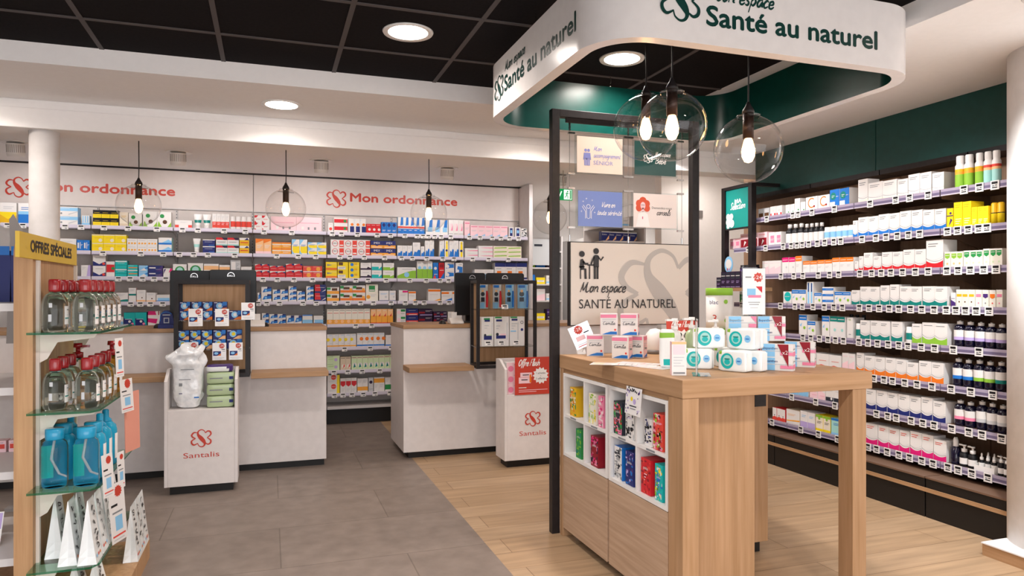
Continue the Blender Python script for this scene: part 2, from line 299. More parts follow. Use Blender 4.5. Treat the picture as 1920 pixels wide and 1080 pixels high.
# brush letters: advance, strokes (x, y) with small letters 1 high
BRUSH = {
 ' ': (.55, []), "'": (.3, [[(.1, 1.7), (.05, 1.4)]]),
 'a': (1.0, [[(.8, .85), (.45, 1), (.1, .55), (.2, .05), (.5, .1), (.8, .7), (.8, .15), (1.0, .1)]]), 'b': (1, [[(.15, 1.9), (.12, .1), (.5, 0), (.8, .5), (.5, .9), (.15, .5)]]),
 'c': (.8, [[(.72, .8), (.45, 1), (.1, .5), (.3, 0), (.75, .25)]]), 'd': (1, [[(.8, .8), (.4, 1), (.1, .5), (.3, 0), (.75, .5), (.9, 2), (.8, .2), (1, .1)]]),
 'e': (.85, [[(.1, .45), (.65, .6), (.55, 1), (.15, .8), (.15, .15), (.5, 0), (.85, .3)]]), 'é': (.85, [[(.1, .45), (.65, .6), (.55, 1), (.15, .8), (.15, .15), (.5, 0), (.85, .3)], [(.35, 1.25), (.7, 1.65)]]),
 'f': (.7, [[(.75, 1.75), (.5, 2), (.3, 1.4), (.2, 0), (.1, -.6)], [(.05, .95), (.65, 1.05)]]), 'g': (1, [[(.8, .85), (.4, 1), (.1, .5), (.4, .05), (.8, .8), (.75, -.5), (.4, -.85), (.1, -.5)]]),
 'h': (1, [[(.2, 1.9), (.1, 0)], [(.12, .5), (.5, 1), (.75, .7), (.75, .1), (.95, .1)]]), 'i': (.5, [[(.2, 1), (.15, .2), (.35, 0), (.5, .2)], [(.25, 1.4), (.3, 1.5)]]),
 'l': (.5, [[(.1, .4), (.45, 1.6), (.35, 2), (.2, 1.4), (.15, .2), (.35, 0), (.5, .2)]]), 'm': (1.5, [[(.12, 1), (.1, 0)], [(.12, .5), (.4, 1), (.6, .7), (.6, 0)], [(.62, .5), (.95, 1), (1.15, .7), (1.15, .15), (1.4, .1)]]),
 'n': (1.05, [[(.12, 1), (.1, 0)], [(.12, .5), (.5, 1), (.75, .7), (.75, .15), (1, .1)]]), 'o': (.9, [[(.6, .95), (.25, .95), (.08, .4), (.35, 0), (.7, .4), (.6, .95), (.9, .85)]]),
 'p': (1, [[(.2, 1), (.1, -.9)], [(.18, .6), (.5, 1), (.8, .6), (.5, .05), (.18, .3)]]), 'r': (.75, [[(.12, 1), (.1, 0)], [(.12, .5), (.4, .95), (.7, .95)]]),
 's': (.75, [[(.6, .9), (.3, 1), (.2, .7), (.55, .35), (.4, 0), (.05, .1)]]), 't': (.65, [[(.3, 1.6), (.2, .2), (.4, 0), (.65, .2)], [(.02, 1.05), (.6, 1.12)]]),
 'u': (1, [[(.12, 1), (.1, .3), (.35, 0), (.7, .5), (.75, 1), (.72, .2), (.95, .1)]]), 'v': (.8, [[(.08, 1), (.3, .05), (.7, 1), (.85, .95)]]),
 'z': (.8, [[(.1, 1), (.65, 1), (.1, 0), (.75, .05)]]), 'q': (1, [[(.8, .85), (.4, 1), (.1, .5), (.4, .05), (.8, .8), (.75, -.9)]]),
 'C': (1.3, [[(1.15, 1.5), (.75, 1.85), (.2, 1.2), (.2, .4), (.6, 0), (1.15, .35)]]),
 'M': (1.9, [[(.05, 0), (.3, 1.8)], [(.3, 1.8), (.55, .3), (1.15, 1.8)], [(1.15, 1.8), (1.15, .4), (1.4, 0), (1.8, .3)]]), 'S': (1.2, [[(1.05, 1.5), (.7, 1.9), (.3, 1.5), (.75, .8), (.6, .1), (.1, .2)]]),
 'V': (1.3, [[(.1, 1.8), (.45, .05), (1.1, 1.8)]]), 'O': (1.4, [[(.9, 1.8), (.4, 1.7), (.1, .8), (.45, 0), (1.05, .5), (1.1, 1.4), (.7, 1.75)]]), 'F': (1.1, [[(.35, 1.7), (.1, 0)], [(.2, 1.8), (1.1, 1.9)], [(.2, .9), (.8, 1)]]),
 'B': (1.2, [[(.3, 1.8), (.1, 0)], [(.15, 1.6), (.8, 1.8), (.75, 1.1), (.25, 1)], [(.25, 1), (.95, .8), (.8, .1), (.1, 0)]]),
}
# ================================================================== the room
struct('floor', MB().box(-3.0, 1.06, -2.6, 9.6, -.1, 0, 'tile_floor'))
struct('floor', MB().box(1.06, 4.7, -2.6, 9.6, -.1, 0, 'plank_floor'))
struct('wall_left', MB().box(-3.1, -3.0, -2.6, 7.6, 0, 2.8, 'plaster'))
struct('wall_front', MB().box(-3.1, -2.6, -2.7, -2.6, 0, 2.8, 'plaster').box(4.0, 4.8, -2.7, -2.6, 0, 2.8, 'plaster').box(-2.6, 4.0, -2.7, -2.6, 0, .12, 'plaster').box(-2.6, 4.0, -2.7, -2.6, 2.46, 2.8, 'plaster'))
c = MB()                                                  # unseen shop window behind the viewer, added to let in fill light
for x in (-2.6, -.97, .68, 2.33, 3.95): c.box(x, x+.05, -2.68, -2.62, .12, 2.46, 'black_metal')
c.box(-2.6, 4.0, -2.68, -2.62, .12, .17, 'black_metal').box(-2.6, 4.0, -2.68, -2.62, 2.41, 2.46, 'black_metal'); struct('fill_window_1', c)
struct('wall_back', MB().box(-3.1, 2.72, 7.5, 7.6, 0, 2.8, 'plaster'))
struct('wall_right', MB().box(4.16, 4.26, -2.6, 5.46, 0, 2.8, 'plaster').box(4.26, 4.7, 5.38, 5.46, 0, 2.8, 'plaster').box(4.6, 4.7, 5.46, 9.6, 0, 2.8, 'plaster'))
struct('wall_alcove', MB().box(3.6, 4.6, 6.0, 6.12, 0, 2.494, 'plaster'))
struct('wall_corridor', MB().box(2.62, 2.72, 7.6, 9.6, 0, 2.8, 'plaster').box(2.62, 4.7, 9.5, 9.6, 0, 2.8, 'plaster'))
c = MB().box(-3.0, 2.71, -2.6, 4.25, CEIL, CEIL+.03, 'tile_black')
for i in range(-4, 6):                                   # T-bars of the tile grid
    x = .355+.6*i
    if -3 < x < 2.7: c.box(x-.012, x+.012, -2.6, 4.25, CEIL-.004, CEIL+.001, 'grid_grey')
for j in range(-9, 2):
    y = 3.205+.6*j
    if -2.6 < y < 4.25: c.box(-3.0, 2.71, y-.012, y+.012, CEIL-.0045, CEIL+.0005, 'grid_grey')
struct('ceiling', c)
c = MB()
c.box(-3.0, 3.94, 4.25, 5.04, SOFF, 2.8, 'plaster').box(2.71, 3.94, -2.6, 4.25, SOFF, 2.8, 'plaster')     # white soffits around the black field
c.box(3.94, 4.7, -2.6, 5.04, 2.64, 2.8, 'plaster').box(-3.0, 4.7, 5.04, 9.6, SOFF, 2.8, 'plaster')
struct('ceiling', c)
struct('trim_1', MB().box(-3.0, 4.6, 5.04, 5.245, BEAM, SOFF-.055, 'plaster').box(-3.0, 4.6, 5.062, 5.24, SOFF-.055, SOFF, 'plaster'), .004)   # beam
struct('column', MB().lathe((-1.342, 5.15, 0), [(.083, 0), (.083, BEAM)], 'column_paint', 40))
struct('pillar', MB().lathe((3.715, 2.34, .062), [(.285, 0), (.285, SOFF-.062)], 'column_paint', 64))
struct('trim_2', MB().box(3.35, 3.59, 1.2, 2.55, 0, .058, 'oak_y').box(3.345, 4.1, 1.2, 2.553, .058, .064, 'column_paint'))
struct('trim_3', MB().box(-3.0, 2.69, 7.455, 7.5, SOFF-.014, SOFF, 'black_metal'))

# ------------------------------------------------------------------ lamps
def ceiling_light(x, y, z, label):
    t = thing('ceiling_light', label, 'ceiling light', (x, y, z), 'round recessed ceiling lights')
    MB().lathe((x, y, z), [(.098, -.004), (.122, -.007), (.126, 0)], 'white_plastic', 40).build('trim_ring', t)
    MB().lathe((x, y, z), [(0, -.0045), (.1, -.004)], 'glow', 40).build('diffuser', t)
ceiling_light(*TILE_LAMPS[0], CEIL, 'round white light in the open black ceiling tiles outside the canopy')
ceiling_light(*TILE_LAMPS[1], CEIL, 'round white light in the black ceiling seen inside the canopy ring')
ceiling_light(*SOFFIT_LAMPS[0], SOFF, 'round white light in the open white soffit before the beam')
ceiling_light(*SOFFIT_LAMPS[1], SOFF, 'round white light in the white soffit half hidden by the black screen post')
for x, y, z in [(x, y, CEIL) for x, y in TILE_LAMPS[2:]]+[(*SOFFIT_LAMPS[2], SOFF)]:                     # lamps of the same grid out of this view: part of the ceiling
    struct('ceiling', MB().lathe((x, y, z), [(0, -.0045, 'glow'), (.1, -.004, 'glow'), (.122, -.007), (.126, 0)], 'white_plastic', 40))
struct('ceiling', MB().lathe((3.9, 5.62, SOFF), [(0, -.0045, 'glow'), (.1, -.004, 'glow'), (.122, -.007), (.126, 0)], 'white_plastic', 40))
def spotlight(x, y, label, aim):
    t = thing('spotlight', label, 'spotlight', (x, y, SOFF), 'adjustable white ceiling spotlights')
    MB().lathe((x, y, SOFF), [(.07, -.003), (.1, -.006), (.105, 0)], 'white_plastic', 36).build('trim_ring', t)
    d = (Vector(aim)-Vector((x, y, SOFF))).normalized(); d = (d*.55+Vector((0, 0, -1))).normalized(); p = Vector((x, y, SOFF-.005)); h = MB()
    h.cyl(p, p+d*.085, .062, 'white_plastic', n=28); q = p+d*.085; h.cyl(q, q+d*.02, .064, 'white_plastic', r1=.058, n=28)
    h.build('lamp_head', t); v = MB(); s = d.orthogonal().normalized(); b = d.cross(s)
    for k in range(28):
        a = 2*math.pi*k/28; r = s*math.cos(a)+b*math.sin(a); tt = d.cross(r)
        v.obox(p+d*.012+r*.0612-tt*.002, tt, d, r, .004, .06, .0015, 'card_grey')
    v.build('cooling_slots', t)
NM = ['nearest the far column', 'between the two red wall letterings', 'above the second red clover logo', 'above the last letters of red lettering', 'behind the hanging posters']
for k, (x, y) in enumerate(BACK_SPOTS): spotlight(x, y, 'small white spotlight in the back ceiling, '+NM[k], (x, 7.3, 1.1))
spotlight(*SIDE_SPOTS[0], 'big white finned spotlight in the side soffit over the pillar', (3.8, 1.95, 1.1))
for x, y in SIDE_SPOTS[1:]: struct('ceiling', MB().lathe((x, y, SOFF), [(0, -.105, 'glow'), (.05, -.105, 'glow'), (.06, -.1), (.06, -.006), (.1, -.006), (.105, 0)], 'white_plastic', 32))
def pendant(x, y, z, top, label, grp, rose=False, R=.15):
    t = thing('pendant_lamp', label, 'pendant lamp', (x, y, top), grp)
    MB().tube([(x, y, top), (x+.002, y, (top+z)/2), (x, y, z+.17)], .0035, 'black_metal', 8).build('cord', t)
    MB().lathe((x, y, z), [(.006, .20), (.012, .185), (.024, .165), (.026, .15)], 'black_metal', 20).lathe((x, y, z), [(.0225, .15), (.0225, .045)], 'brown_metal', 20).build('socket', t)
    MB().lathe((x, y, z), [(.012, .05), (.018, .035), (.028, -.008), (.026, -.03), (.016, -.052), (0, -.058)], 'bulb_glow', 20).build('bulb', t)
    g = [(.045, R+.002), (.05, R), (.0476, R*.948)]
    g += [(R*math.sin(a), R*math.cos(a)) for a in (math.radians(18.5+161.5*k/26) for k in range(27))]
    MB().lathe((x, y, z), g, 'globe_glass', 48).build('globe', t)
    MB().tube([(x-.06, y, z+R*.85), (x+.06, y, z+R*.83)], .0018, 'black_metal', 6).build('retaining_rod', t)
    if rose: MB().lathe((x, y, top), [(.045, -.02), (.05, -.012), (.05, 0)], 'black_metal', 28).build('ceiling_rose', t)
    lamp('POINT', (x, y, z-.005), 11, (1, .86, .72), size=.028)
for px, py, rp, D, nm in ((1211, 240, 61, .31, 'partly behind another globe'), (1260, 237, 64.5, .285, 'overlapping the globe behind it'), (1403, 280, 63, .285, 'hanging alone and lowest')):
    r_ = ray(px, py); d_ = D*F/(2*rp)
    pendant(r_[0]*d_, r_[1]*d_, H+r_[2]*d_, CEIL, 'clear glass globe lamp under the canopy, '+nm, 'globe lamps under the canopy', rp == 61, D/2)
for k, (px, py) in enumerate([(260, 385), (536, 391), (804, 400), (1031, 407)]):
    x, y, z = onY(px, py, 5.72)
    pendant(x, y, z, SOFF, 'clear glass globe lamp over the counters, '+['nearest the round column', 'above the black monitors on the long counter', 'in front of the second red lettering', 'behind the black screen post'][k], 'globe lamps over the counters')

# ------------------------------------------------------------------ canopy ring over the island
def ring_pts(x0, x1, y0, y1, r, n=14):
    P = []
    for cx, cy, a0 in ((x1-r, y1-r, 0), (x0+r, y1-r, 90), (x0+r, y0+r, 180), (x1-r, y0+r, 270)):
        P += [(cx+r*math.cos(math.radians(a0+90*k/n)), cy+r*math.sin(math.radians(a0+90*k/n))) for k in range(n+1)]
    return P
KX0, KX1, KY0, KY1, KZ0, KZ1 = 1.14, 2.72, 2.30, 3.83, 2.25, 2.53
t = thing('canopy', 'white and dark green rounded canopy ring hanging over the wooden island', 'canopy', (1.93, 3.0, KZ0))
A_, B_ = ring_pts(KX0, KX1, KY0, KY1, .24), ring_pts(KX0+.055, KX1-.055, KY0+.055, KY1-.055, .185); n = len(A_)
b = MB(); I = [(i, (i+1) % n, n+(i+1) % n, n+i) for i in range(n)]
b.add([(*p, KZ0) for p in A_]+[(*p, KZ1) for p in A_], I, 'canopy_white', True)
b.add([(*p, KZ0) for p in B_]+[(*p, KZ0) for p in A_], I, 'canopy_white'); b.add([(*p, KZ1) for p in A_]+[(*p, KZ1) for p in B_], I, 'canopy_white'); b.build('outer_band', t)
MB().add([(*p, KZ1) for p in B_]+[(*p, KZ0) for p in B_], I, 'canopy_green', True).build('inner_band', t)['label'] = 'dark green inner face'
pl = Plane((KX0, 3.71, 0), (0, -1, 0), (0, 0, 1), .001)
MB().clover(pl, .192, 2.378, .064, 'ink_green', .011).build('emblem', t); MB().words(t, pl, 'Santé au naturel', .278, 2.336, 'ink_green', .892, .078, .006); MB().script(pl, 'Mon espace', .285, 2.437, 'ink_green', .30, .026, .0062).build('handwriting', t)
pl = Plane((0, KY0, 0), (1, 0, 0), (0, 0, 1), .001)
MB().clover(pl, 1.462, 2.405, .078, 'ink_green', .012).build('emblem', t); MB().words(t, pl, 'Santé au naturel', 1.577, 2.325, 'ink_green', .836, .075, .006); MB().script(pl, 'Mon espace', 1.585, 2.424, 'ink_green', .30, .03, .007).build('handwriting', t)
for x, y in ((1.168, 3.06), (2.69, 3.06), (1.93, 3.80), (1.93, 2.33)):
    MB().tube([(x, y, KZ1), (x, y, KZ1+.02), (x+.004, y, KZ1+.035), (x, y, CEIL)], .003, 'chrome', 8).lathe((x, y, KZ1), [(.007, 0), (.007, .022)], 'chrome', 10).build('hanger', t)

# ------------------------------------------------------------------ counters
def counter(x0, x1, yb, ledges, label, plx):
    t = thing('counter', label, 'counter', ((x0+x1)/2, 5.6, 0), 'white sales counters')
    MB().box(x0, x1, 5.49, yb, .05, 1.022, 'laminate').build('body', t, .003)
    MB().box(x0-.004, x1+.004, 5.478, yb+.02, 1.022, 1.05, 'oak_x').build('worktop', t, .003)
    MB().box(plx[0], plx[1], 5.52, yb-.03, 0, .05, 'black_plinth').build('plinth', t)
    for a, b_ in ledges:
        MB().prism([(5.49, .70), (5.30, .70), (5.22, .705), (5.22, .742), (5.49, .742)], a, b_, 0, 'oak_x').build('bag_ledge', t, .003)
    return t
counter(-2.6, .404, 6.1, [(-2.5, -.625), (-.125, .40)], 'long white counter with oak top, ending beside the aisle to the wall shelves', (-2.5, .39))
counter(.99, 3.25, 6.1, [(.985, 1.488), (2.022, 3.1)], 'white counter with oak top behind the red flash offer bin', (1.035, 3.2))
def bin_(x0, x1, yf, label):
    t = thing('display_bin', label, 'display bin', ((x0+x1)/2, yf+.1, 0), 'white wheeled promotion bins'); yb = yf+.215
    MB().box(x0+.02, x1-.02, yf, yf+.018, .055, .545, 'laminate').build('front_panel', t, .002)
    for a in (x0, x1-.02): MB().prism([(yf-.002, .055), (yb, .055), (yb, .80), (yf+.13, .80), (yf-.002, .735)], a, a+.02, 0, 'laminate').build('side_panel', t, .002)
    MB().box(x0+.02, x1-.02, yb-.018, yb, .055, .80, 'laminate').build('back_panel', t)
    MB().box(x0+.02, x1-.02, yf+.018, yb-.018, .53, .545, 'laminate').build('tray', t); MB().box(x0+.02, x1-.02, yf+.018, yb-.018, .055, .07, 'laminate').build('base', t)
    MB().box(x0+.03, x1-.03, yf+.03, yb-.03, 0, .055, 'black_plinth').build('plinth', t)
    pl = Plane(((x0+x1)/2, yf, 0), (1, 0, 0), (0, 0, 1), .001)
    MB().clover(pl, 0, .36, .056, 'ink_red', .0085).build('emblem', t); MB().text(pl, 'Santalis', 0, .235, 'ink_red', w=.215, h=.034, mid=True).build('lettering', t)
bin_(-.64, -.20, 4.98, 'white bin with red clover emblem holding bagged diapers and green packs')
bin_(1.645, 2.09, 4.95, 'white bin with red clover emblem holding pink boxes and a red sign')

# ------------------------------------------------------------------ shelving
SHELF = ['top', 'second', 'third', 'fourth', 'fifth', 'sixth', 'seventh', 'bottom']
ZS = [1.905-.228*k for k in range(8)]
def price_mesh(w, h, side):
    b = MB(); b.box(-w/2, w/2, -.004, 0, -h/2, h/2, 'white_plastic'); pl = Plane((0, -.004, 0), (1, 0, 0), (0, 0, 1), .0004)
    b.rect(pl, -w*.36, h*.12, w*.36, h*.38, 'k')
    if side:
        for a, z0, z1 in ((.05, -.08, .02), (-.3, -.32, -.2)): b.rect(pl, w*a, h*z0, w*.32, h*z1, 'k')
        b.rect(pl, -w*.3, -h*.14, -w*.02, h*.0, 's')
    else: b.rect(pl, -w*.02, -h*.36, w*.3, -h*.16, 's'); b.rect(pl, -w*.3, -h*.05, w*.25, h*.02, 'S')
    o = b.build('price_tag'); me = o.data; bpy.data.objects.remove(o); return me
TAG_BACK, TAG_SIDE = price_mesh(.052, .042, False), price_mesh(.047, .05, True)
def price_tag(shelf, loc, side):
    o = bpy.data.objects.new('price_tag', TAG_SIDE if side else TAG_BACK); COL.objects.link(o); o.parent = shelf; o.location = Vector(loc)-wloc(shelf)
    if side: o.rotation_euler = (0, 0, -math.pi/2)
BX = [-2.19, -1.505, -.84, -.155, .53, 1.222, 1.925, 2.64]; BACK_SHELF = {}
YL, YP = 7.15, 7.46            # lip and panel of the wall shelves
for i in range(7):
    x0, x1 = BX[i]+.004, BX[i+1]-.004
    nm = ['at the far end behind the column', 'beneath the first red lettering', 'behind the twin monitors', 'over the oak end of the long counter', 'full height in the aisle between counters', 'behind the tilted monitor of the second counter', 'last before the staff corridor'][i]
    t = thing('wall_shelving', 'grey wall shelving bay with white shelves, '+nm, 'shelving', ((x0+x1)/2, 7.3, 0), 'back wall shelving bays')
    b = MB().box(x0, x1, YP, YP+.03, .18, 2.10, 'back_panel'); b.build('back_panel', t)
    u = MB().box(x1-.012, x1+.004, YP-.012, YP, .18, 2.10, 'shelf_metal')
    for k in range(62): u.box(x1-.007, x1-.001, YP-.0125, YP-.0118, .25+k*.03, .264+k*.03, 'D')
    u.build('upright', t)
    MB().box(x0, x1, YL-.02, YP, .155, .18, 'shelf_metal').build('base_deck', t); MB().box(x0, x1, 7.2, YP, 0, .155, 'black_plinth').build('plinth', t)
    if i == 6: MB().box(2.648, 2.69, 7.13, 7.5, 0, SOFF-.015, 'laminate').build('end_panel', t, .002)
    for k, z in enumerate(ZS):
        s = MB().box(x0, x1, YL, YP, z-.02, z, 'shelf_metal').box(x0, x1, YL-.008, YL, z-.03, z+.004, 'lip').box(x0, x1, YL-.0085, YL, z-.03, z-.022, 'lip_low')
        BACK_SHELF[k, i] = s.build('shelf', t)
        MB().prism([(YL+.03, z-.021), (YP, z-.021), (YP, z-.09)], x1-.006, x1-.002, 0, 'shelf_metal').build('bracket', BACK_SHELF[k, i])
RY = [2.45, 3.09, 3.735, 4.385, 5.035]; SIDE_SHELF = {}; XL, XP = 3.73, 4.13
for i in range(4):
    y0, y1 = RY[i]+.004, RY[i+1]-.004
    nm = ['next to the white pillar', 'second from the pillar', 'third from the pillar', 'end one with the green header frame'][i]
    t = thing('wall_shelving', 'dark wood backed side shelving bay with price rails, '+nm, 'shelving', (3.9, (y0+y1)/2, 0), 'side wall shelving bays')
    MB().box(XP, XP+.02, y0, y1 if i < 3 else 5.44, .25, 2.35, 'shelf_back').build('back_panel', t)
    MB().box(3.94, XP, y0, y1 if i < 3 else 5.44, 2.11, 2.145, 'black_metal').build('light_pelmet', t)
    MB().box(3.60, XP, y0, y1, .225, .235, 'shelf_brown').build('base_deck', t); MB().box(3.605, XP, y0, y1, 0, .223, 'black_plinth').build('plinth', t)
    MB().box(3.595, 3.603, y0-.004, y1+.004, .15, .172, 'oak_y').build('oak_strip', t)
    for k, z in enumerate(ZS):
        s = MB().box(XL, XP, y0, y1, z-.018, z, 'shelf_brown').box(XL-.01, XL, y0, y1, z-.033, z+.004, 'lip_side').box(XL-.0108, XL-.01, y0, y1, z-.026, z-.012, 'lip_dark').box(XL-.0112, XL, y0, y1, z-.035, z-.031, 'lip')
        SIDE_SHELF[k, i] = s.build('shelf', t)
        MB().prism([(XL+.01, z-.02), (XP, z-.02), (XP, z-.12), (XP-.06, z-.12), (XL+.12, z-.055), (XL+.01, z-.05)], y0, y0+.004, 1, 'shelf_brown').build('bracket', SIDE_SHELF[k, i])
for y0, y1, nm in ((3.768, 5.03, 'farther one over the green header frame'), (1.3, 3.762, 'nearer one behind the spray bottles')):
    tag(MB().box(3.94, 3.96, y0, y1, 2.145, 2.66, 'green_panel').build('fascia_panel', origin=(3.95, y0, 2.145)), 'dark green fascia panel above the side shelves, '+nm, 'wall panel', 'dark green fascia panels')
for x0, x1, lx, zb, nm in ((-3.0, -.158, -2.005, 2.238, 'partly hidden by the round column'), (-.152, 2.645, .791, 2.256, 'in full view over the aisle')):
    t = thing('lettered_sign', 'white wall panel with red clover and red lettering, '+nm, 'sign', ((x0+x1)/2, 7.47, 2.12), 'red lettered wall panels')
    MB().box(x0, x1, 7.462, 7.498, 2.115, SOFF-.016, 'fascia_white').box(x0, x1, 7.458, 7.462, 2.108, 2.118, 'shelf_metal').build('panel', t)
    pl = Plane((0, 7.462, 0), (1, 0, 0), (0, 0, 1), .001)
    MB().clover(pl, lx-.141, zb+.022, .09, 'ink_red', .014).build('emblem', t); MB().words(t, pl, 'Mon ordonnance', lx, zb, 'ink_red', 1.14, .086, .008)
# ================================================================== small packaged goods
CACHE = {}
def marks(b, pl, w, h, style):
    k = 1
    for tok in style.split(';')[1:]:
        q = tok.split(); k += 1; a = q[0]
        fl = lambda i: float(q[i])
        if a == 'r': b.rect(pl, fl(1)*w, fl(2)*h, fl(3)*w, fl(4)*h, q[5], k)
        elif a == 'w':
            t = fl(2); N = 12; c = [(i/N, t*(.86+.5*(2*i/N-1)**2)) for i in range(N+1)]
            b.mark(pl, [(0, 0), (w, 0)]+[(x*w, y*h) for x, y in c[::-1]], q[1], k)
            b.stroke(pl, [(x*w, (y+.055+.03*(1-x))*h) for x, y in c], h*.014, 's', k, smooth=False); b.stroke(pl, [(x*w, (y+.1+.05*x)*h) for x, y in c], h*.01, 'S', k, smooth=False)
        elif a == 'u':
            t = fl(2); N = 10; b.mark(pl, [(0, 0), (w, 0)]+[(w*(1-i/N), h*t*(.35+.65*math.sin(1.57*(1-i/N)))) for i in range(N+1)], q[1], k)
        elif a == 'c': b.disc(pl, fl(1)*w, fl(2)*h, fl(3)*min(w, h), q[4], k, 16)
        elif a == 'l':
            for i in range(int(q[4])):
                y = fl(3)-i*.085; e = fl(2)-(.12*(i % 3)); b.rect(pl, fl(1)*w, (y-.028)*h, e*w, y*h, q[5], k)
        elif a == 'p':
            v = [float(z) for z in q[2:]]; b.mark(pl, [(v[i]*w, v[i+1]*h) for i in range(0, len(v), 2)], q[1], k)
        elif a == 'T': b.text(pl, q[1].replace('_', ' '), fl(2)*w, fl(3)*h, q[5], w=fl(4)*w, k=k)
        elif a == 's': b.script(pl, q[1].replace('_', ' '), fl(2)*w, fl(3)*h, q[6], fl(4)*w, fl(5)*h, h*.016, k)
        elif a == 'C': b.stroke(pl, [((fl(1)+fl(3)*math.cos(t*.1047))*w, fl(2)*h+fl(3)*w*math.sin(t*.1047)) for t in range(8, 53)], w*.07, q[4], k, smooth=False)
        elif a == 'f':                                    # floral or busy all-over print
            rnd = random.Random(int(q[1]))
            for i in range(int(q[2])):
                x, y, s_ = rnd.random()*.9+.05, rnd.random()*.94+.03, rnd.uniform(.03, .075)*w*float(q[3]); an = rnd.random()*6.28; cc = q[4+i % (len(q)-4)]
                b.mark(pl, [(min(max(x*w+s_*math.cos(t)*(1.7*math.cos(an)**2+.6), 0), w), min(max(y*h+s_*math.sin(t)*(1.7*math.sin(an)**2+.6), 0), h)) for t in (6.283*j/8 for j in range(8))], cc, k+(i % 7)*.12)
def carton(w, h, d, style, side=None):
    key = (round(w, 3), round(h, 3), round(d, 3), style, side)
    if key in CACHE: return CACHE[key]
    base = style.split(';')[0].split(); b = MB()
    b.box(-w/2, w/2, 0, d, 0, h, base[0]); b.mats
    if len(base) > 1:                                      # its own colour on the sides and the lid
        for i in (1, 4, 5): b.m[i] = b.mi(base[1])
    marks(b, Plane((-w/2, 0, 0), (1, 0, 0), (0, 0, 1), .0003), w, h, style)
    if side: marks(b, Plane((w/2, 0, 0), (0, 1, 0), (0, 0, 1), .0003), d, h, side)
    o = b.build('box'); me = o.data; bpy.data.objects.remove(o); CACHE[key] = me; return me
def vessel(w, h, style):
    key = (round(w, 3), round(h, 3), style)
    if key in CACHE: return CACHE[key]
    q = style.split(); kind, c = q[0][1:], q[1:]; r = w/2; p = (0, r, 0)
    b = MB()
    if kind == 'jar': b.lathe(p, [(r*.95, 0), (r, .02*h, c[0]), (r, .2*h, c[0]), (r, .62*h, c[1]), (r, .74*h, c[0]), (r*.9, .78*h, c[0]), (r*.9, .98*h, c[2]), (r*.82, h, c[2])], c[0], 20)
    if kind == 'dark': b.lathe(p, [(r*.95, 0, c[0]), (r, .02*h, c[0]), (r, .05*h, c[0]), (r, .52*h, c[1]), (r, .6*h, c[0]), (r*.85, .68*h, c[0]), (r*.45, .76*h, c[0]), (r*.45, .8*h, c[0]), (r*.55, .81*h, c[2]), (r*.55, .98*h, c[2]), (r*.5, h, c[2])], c[0], 20)
    if kind == 'navy': b.lathe(p, [(r*.95, 0, c[0]), (r, .02*h, c[0]), (r, .26*h, c[0]), (r, .38*h, c[3]), (r, .64*h, c[1]), (r, .72*h, c[0]), (r*.8, .8*h, c[0]), (r*.42, .84*h, c[0]), (r*.42, .85*h, c[0]), (r*.5, .855*h, c[2]), (r*.5, .97*h, c[2]), (r*.2, .975*h, c[0]), (r*.18, h, c[2])], c[0], 22)
    if kind == 'spray': b.lathe(p, [(r*.95, 0, 'w'), (r, .02*h, 'w'), (r, .08*h, c[0]), (r, .42*h, c[0]), (r, .5*h, c[1]), (r, .58*h, c[2]), (r, .68*h, 'w'), (r*.72, .76*h, 'w'), (r*.78, .78*h, 'w'), (r*.78, .97*h, 'w'), (r*.7, h, 'w')], 'w', 22)
    if kind == 'stick': b.lathe(p, [(r, 0, c[0]), (r, .5*h, c[0]), (r*1.02, .51*h, 'k'), (r*1.02, .54*h, 'k'), (r, .545*h, c[1]), (r, .95*h, c[1]), (r*.7, h, c[1])], c[0], 18)
    if kind == 'tube':
        N = 8; b.lathe(p, [(r*.6, 0, c[2]), (r*.6, .2*h, c[2])], c[2], 16); v = []; n = 16
        for i in range(N+1):
            t = i/N; v += [(r*(.62+.38*t)*math.cos(6.283*k/n), r+r*(.62*(1-t)+.04)*math.sin(6.283*k/n), h*(.2+.8*t)) for k in range(n)]
        b.add(v, [(i*n+k, i*n+(k+1) % n, (i+1)*n+(k+1) % n, (i+1)*n+k) for i in range(N) for k in range(n)], [c[1] if i in (2, 3) else c[0] for i in range(N) for k in range(n)], True); b.add(v[-n:], [tuple(range(n))], c[0])
    if kind == 'dropper': b.lathe(p, [(r*.95, 0, c[0]), (r, .02*h, c[0]), (r, .12*h, c[0]), (r, .45*h, c[1]), (r, .52*h, c[0]), (r*.5, .6*h, c[0]), (r*.62, .61*h, c[2]), (r*.6, .76*h, c[2]), (r*.3, .78*h, c[2]), (r*.3, .95*h, c[2]), (r*.1, h, c[2])], c[0], 16)
    if kind == 'nspray': b.lathe(p, [(r*.95, 0, c[0]), (r, .03*h, c[0]), (r, .6*h, c[0]), (r*.5, .66*h, c[0]), (r*.55, .67*h, c[2]), (r*.5, .9*h, c[2]), (r*.3, h, c[2])], c[0], 18)
    if kind == 'pump':
        b.lathe(p, [(r*.95, 0, c[0]), (r, .02*h, c[0]), (r, .12*h, c[0]), (r, .4*h, c[1]), (r, .58*h, c[0]), (r*.55, .66*h, c[0]), (r*.6, .67*h, c[2]), (r*.6, .8*h, c[2]), (r*.25, .81*h, c[2]), (r*.25, .92*h, c[2]), (r*.5, .93*h, c[2]), (r*.45, h, c[2])], c[0], 18)
        b.box(-r*1.2, 0, r*.75, r*1.25, .93*h, .99*h, c[2])
    o = b.build('bottle'); me = o.data; bpy.data.objects.remove(o); CACHE[key] = me; return me
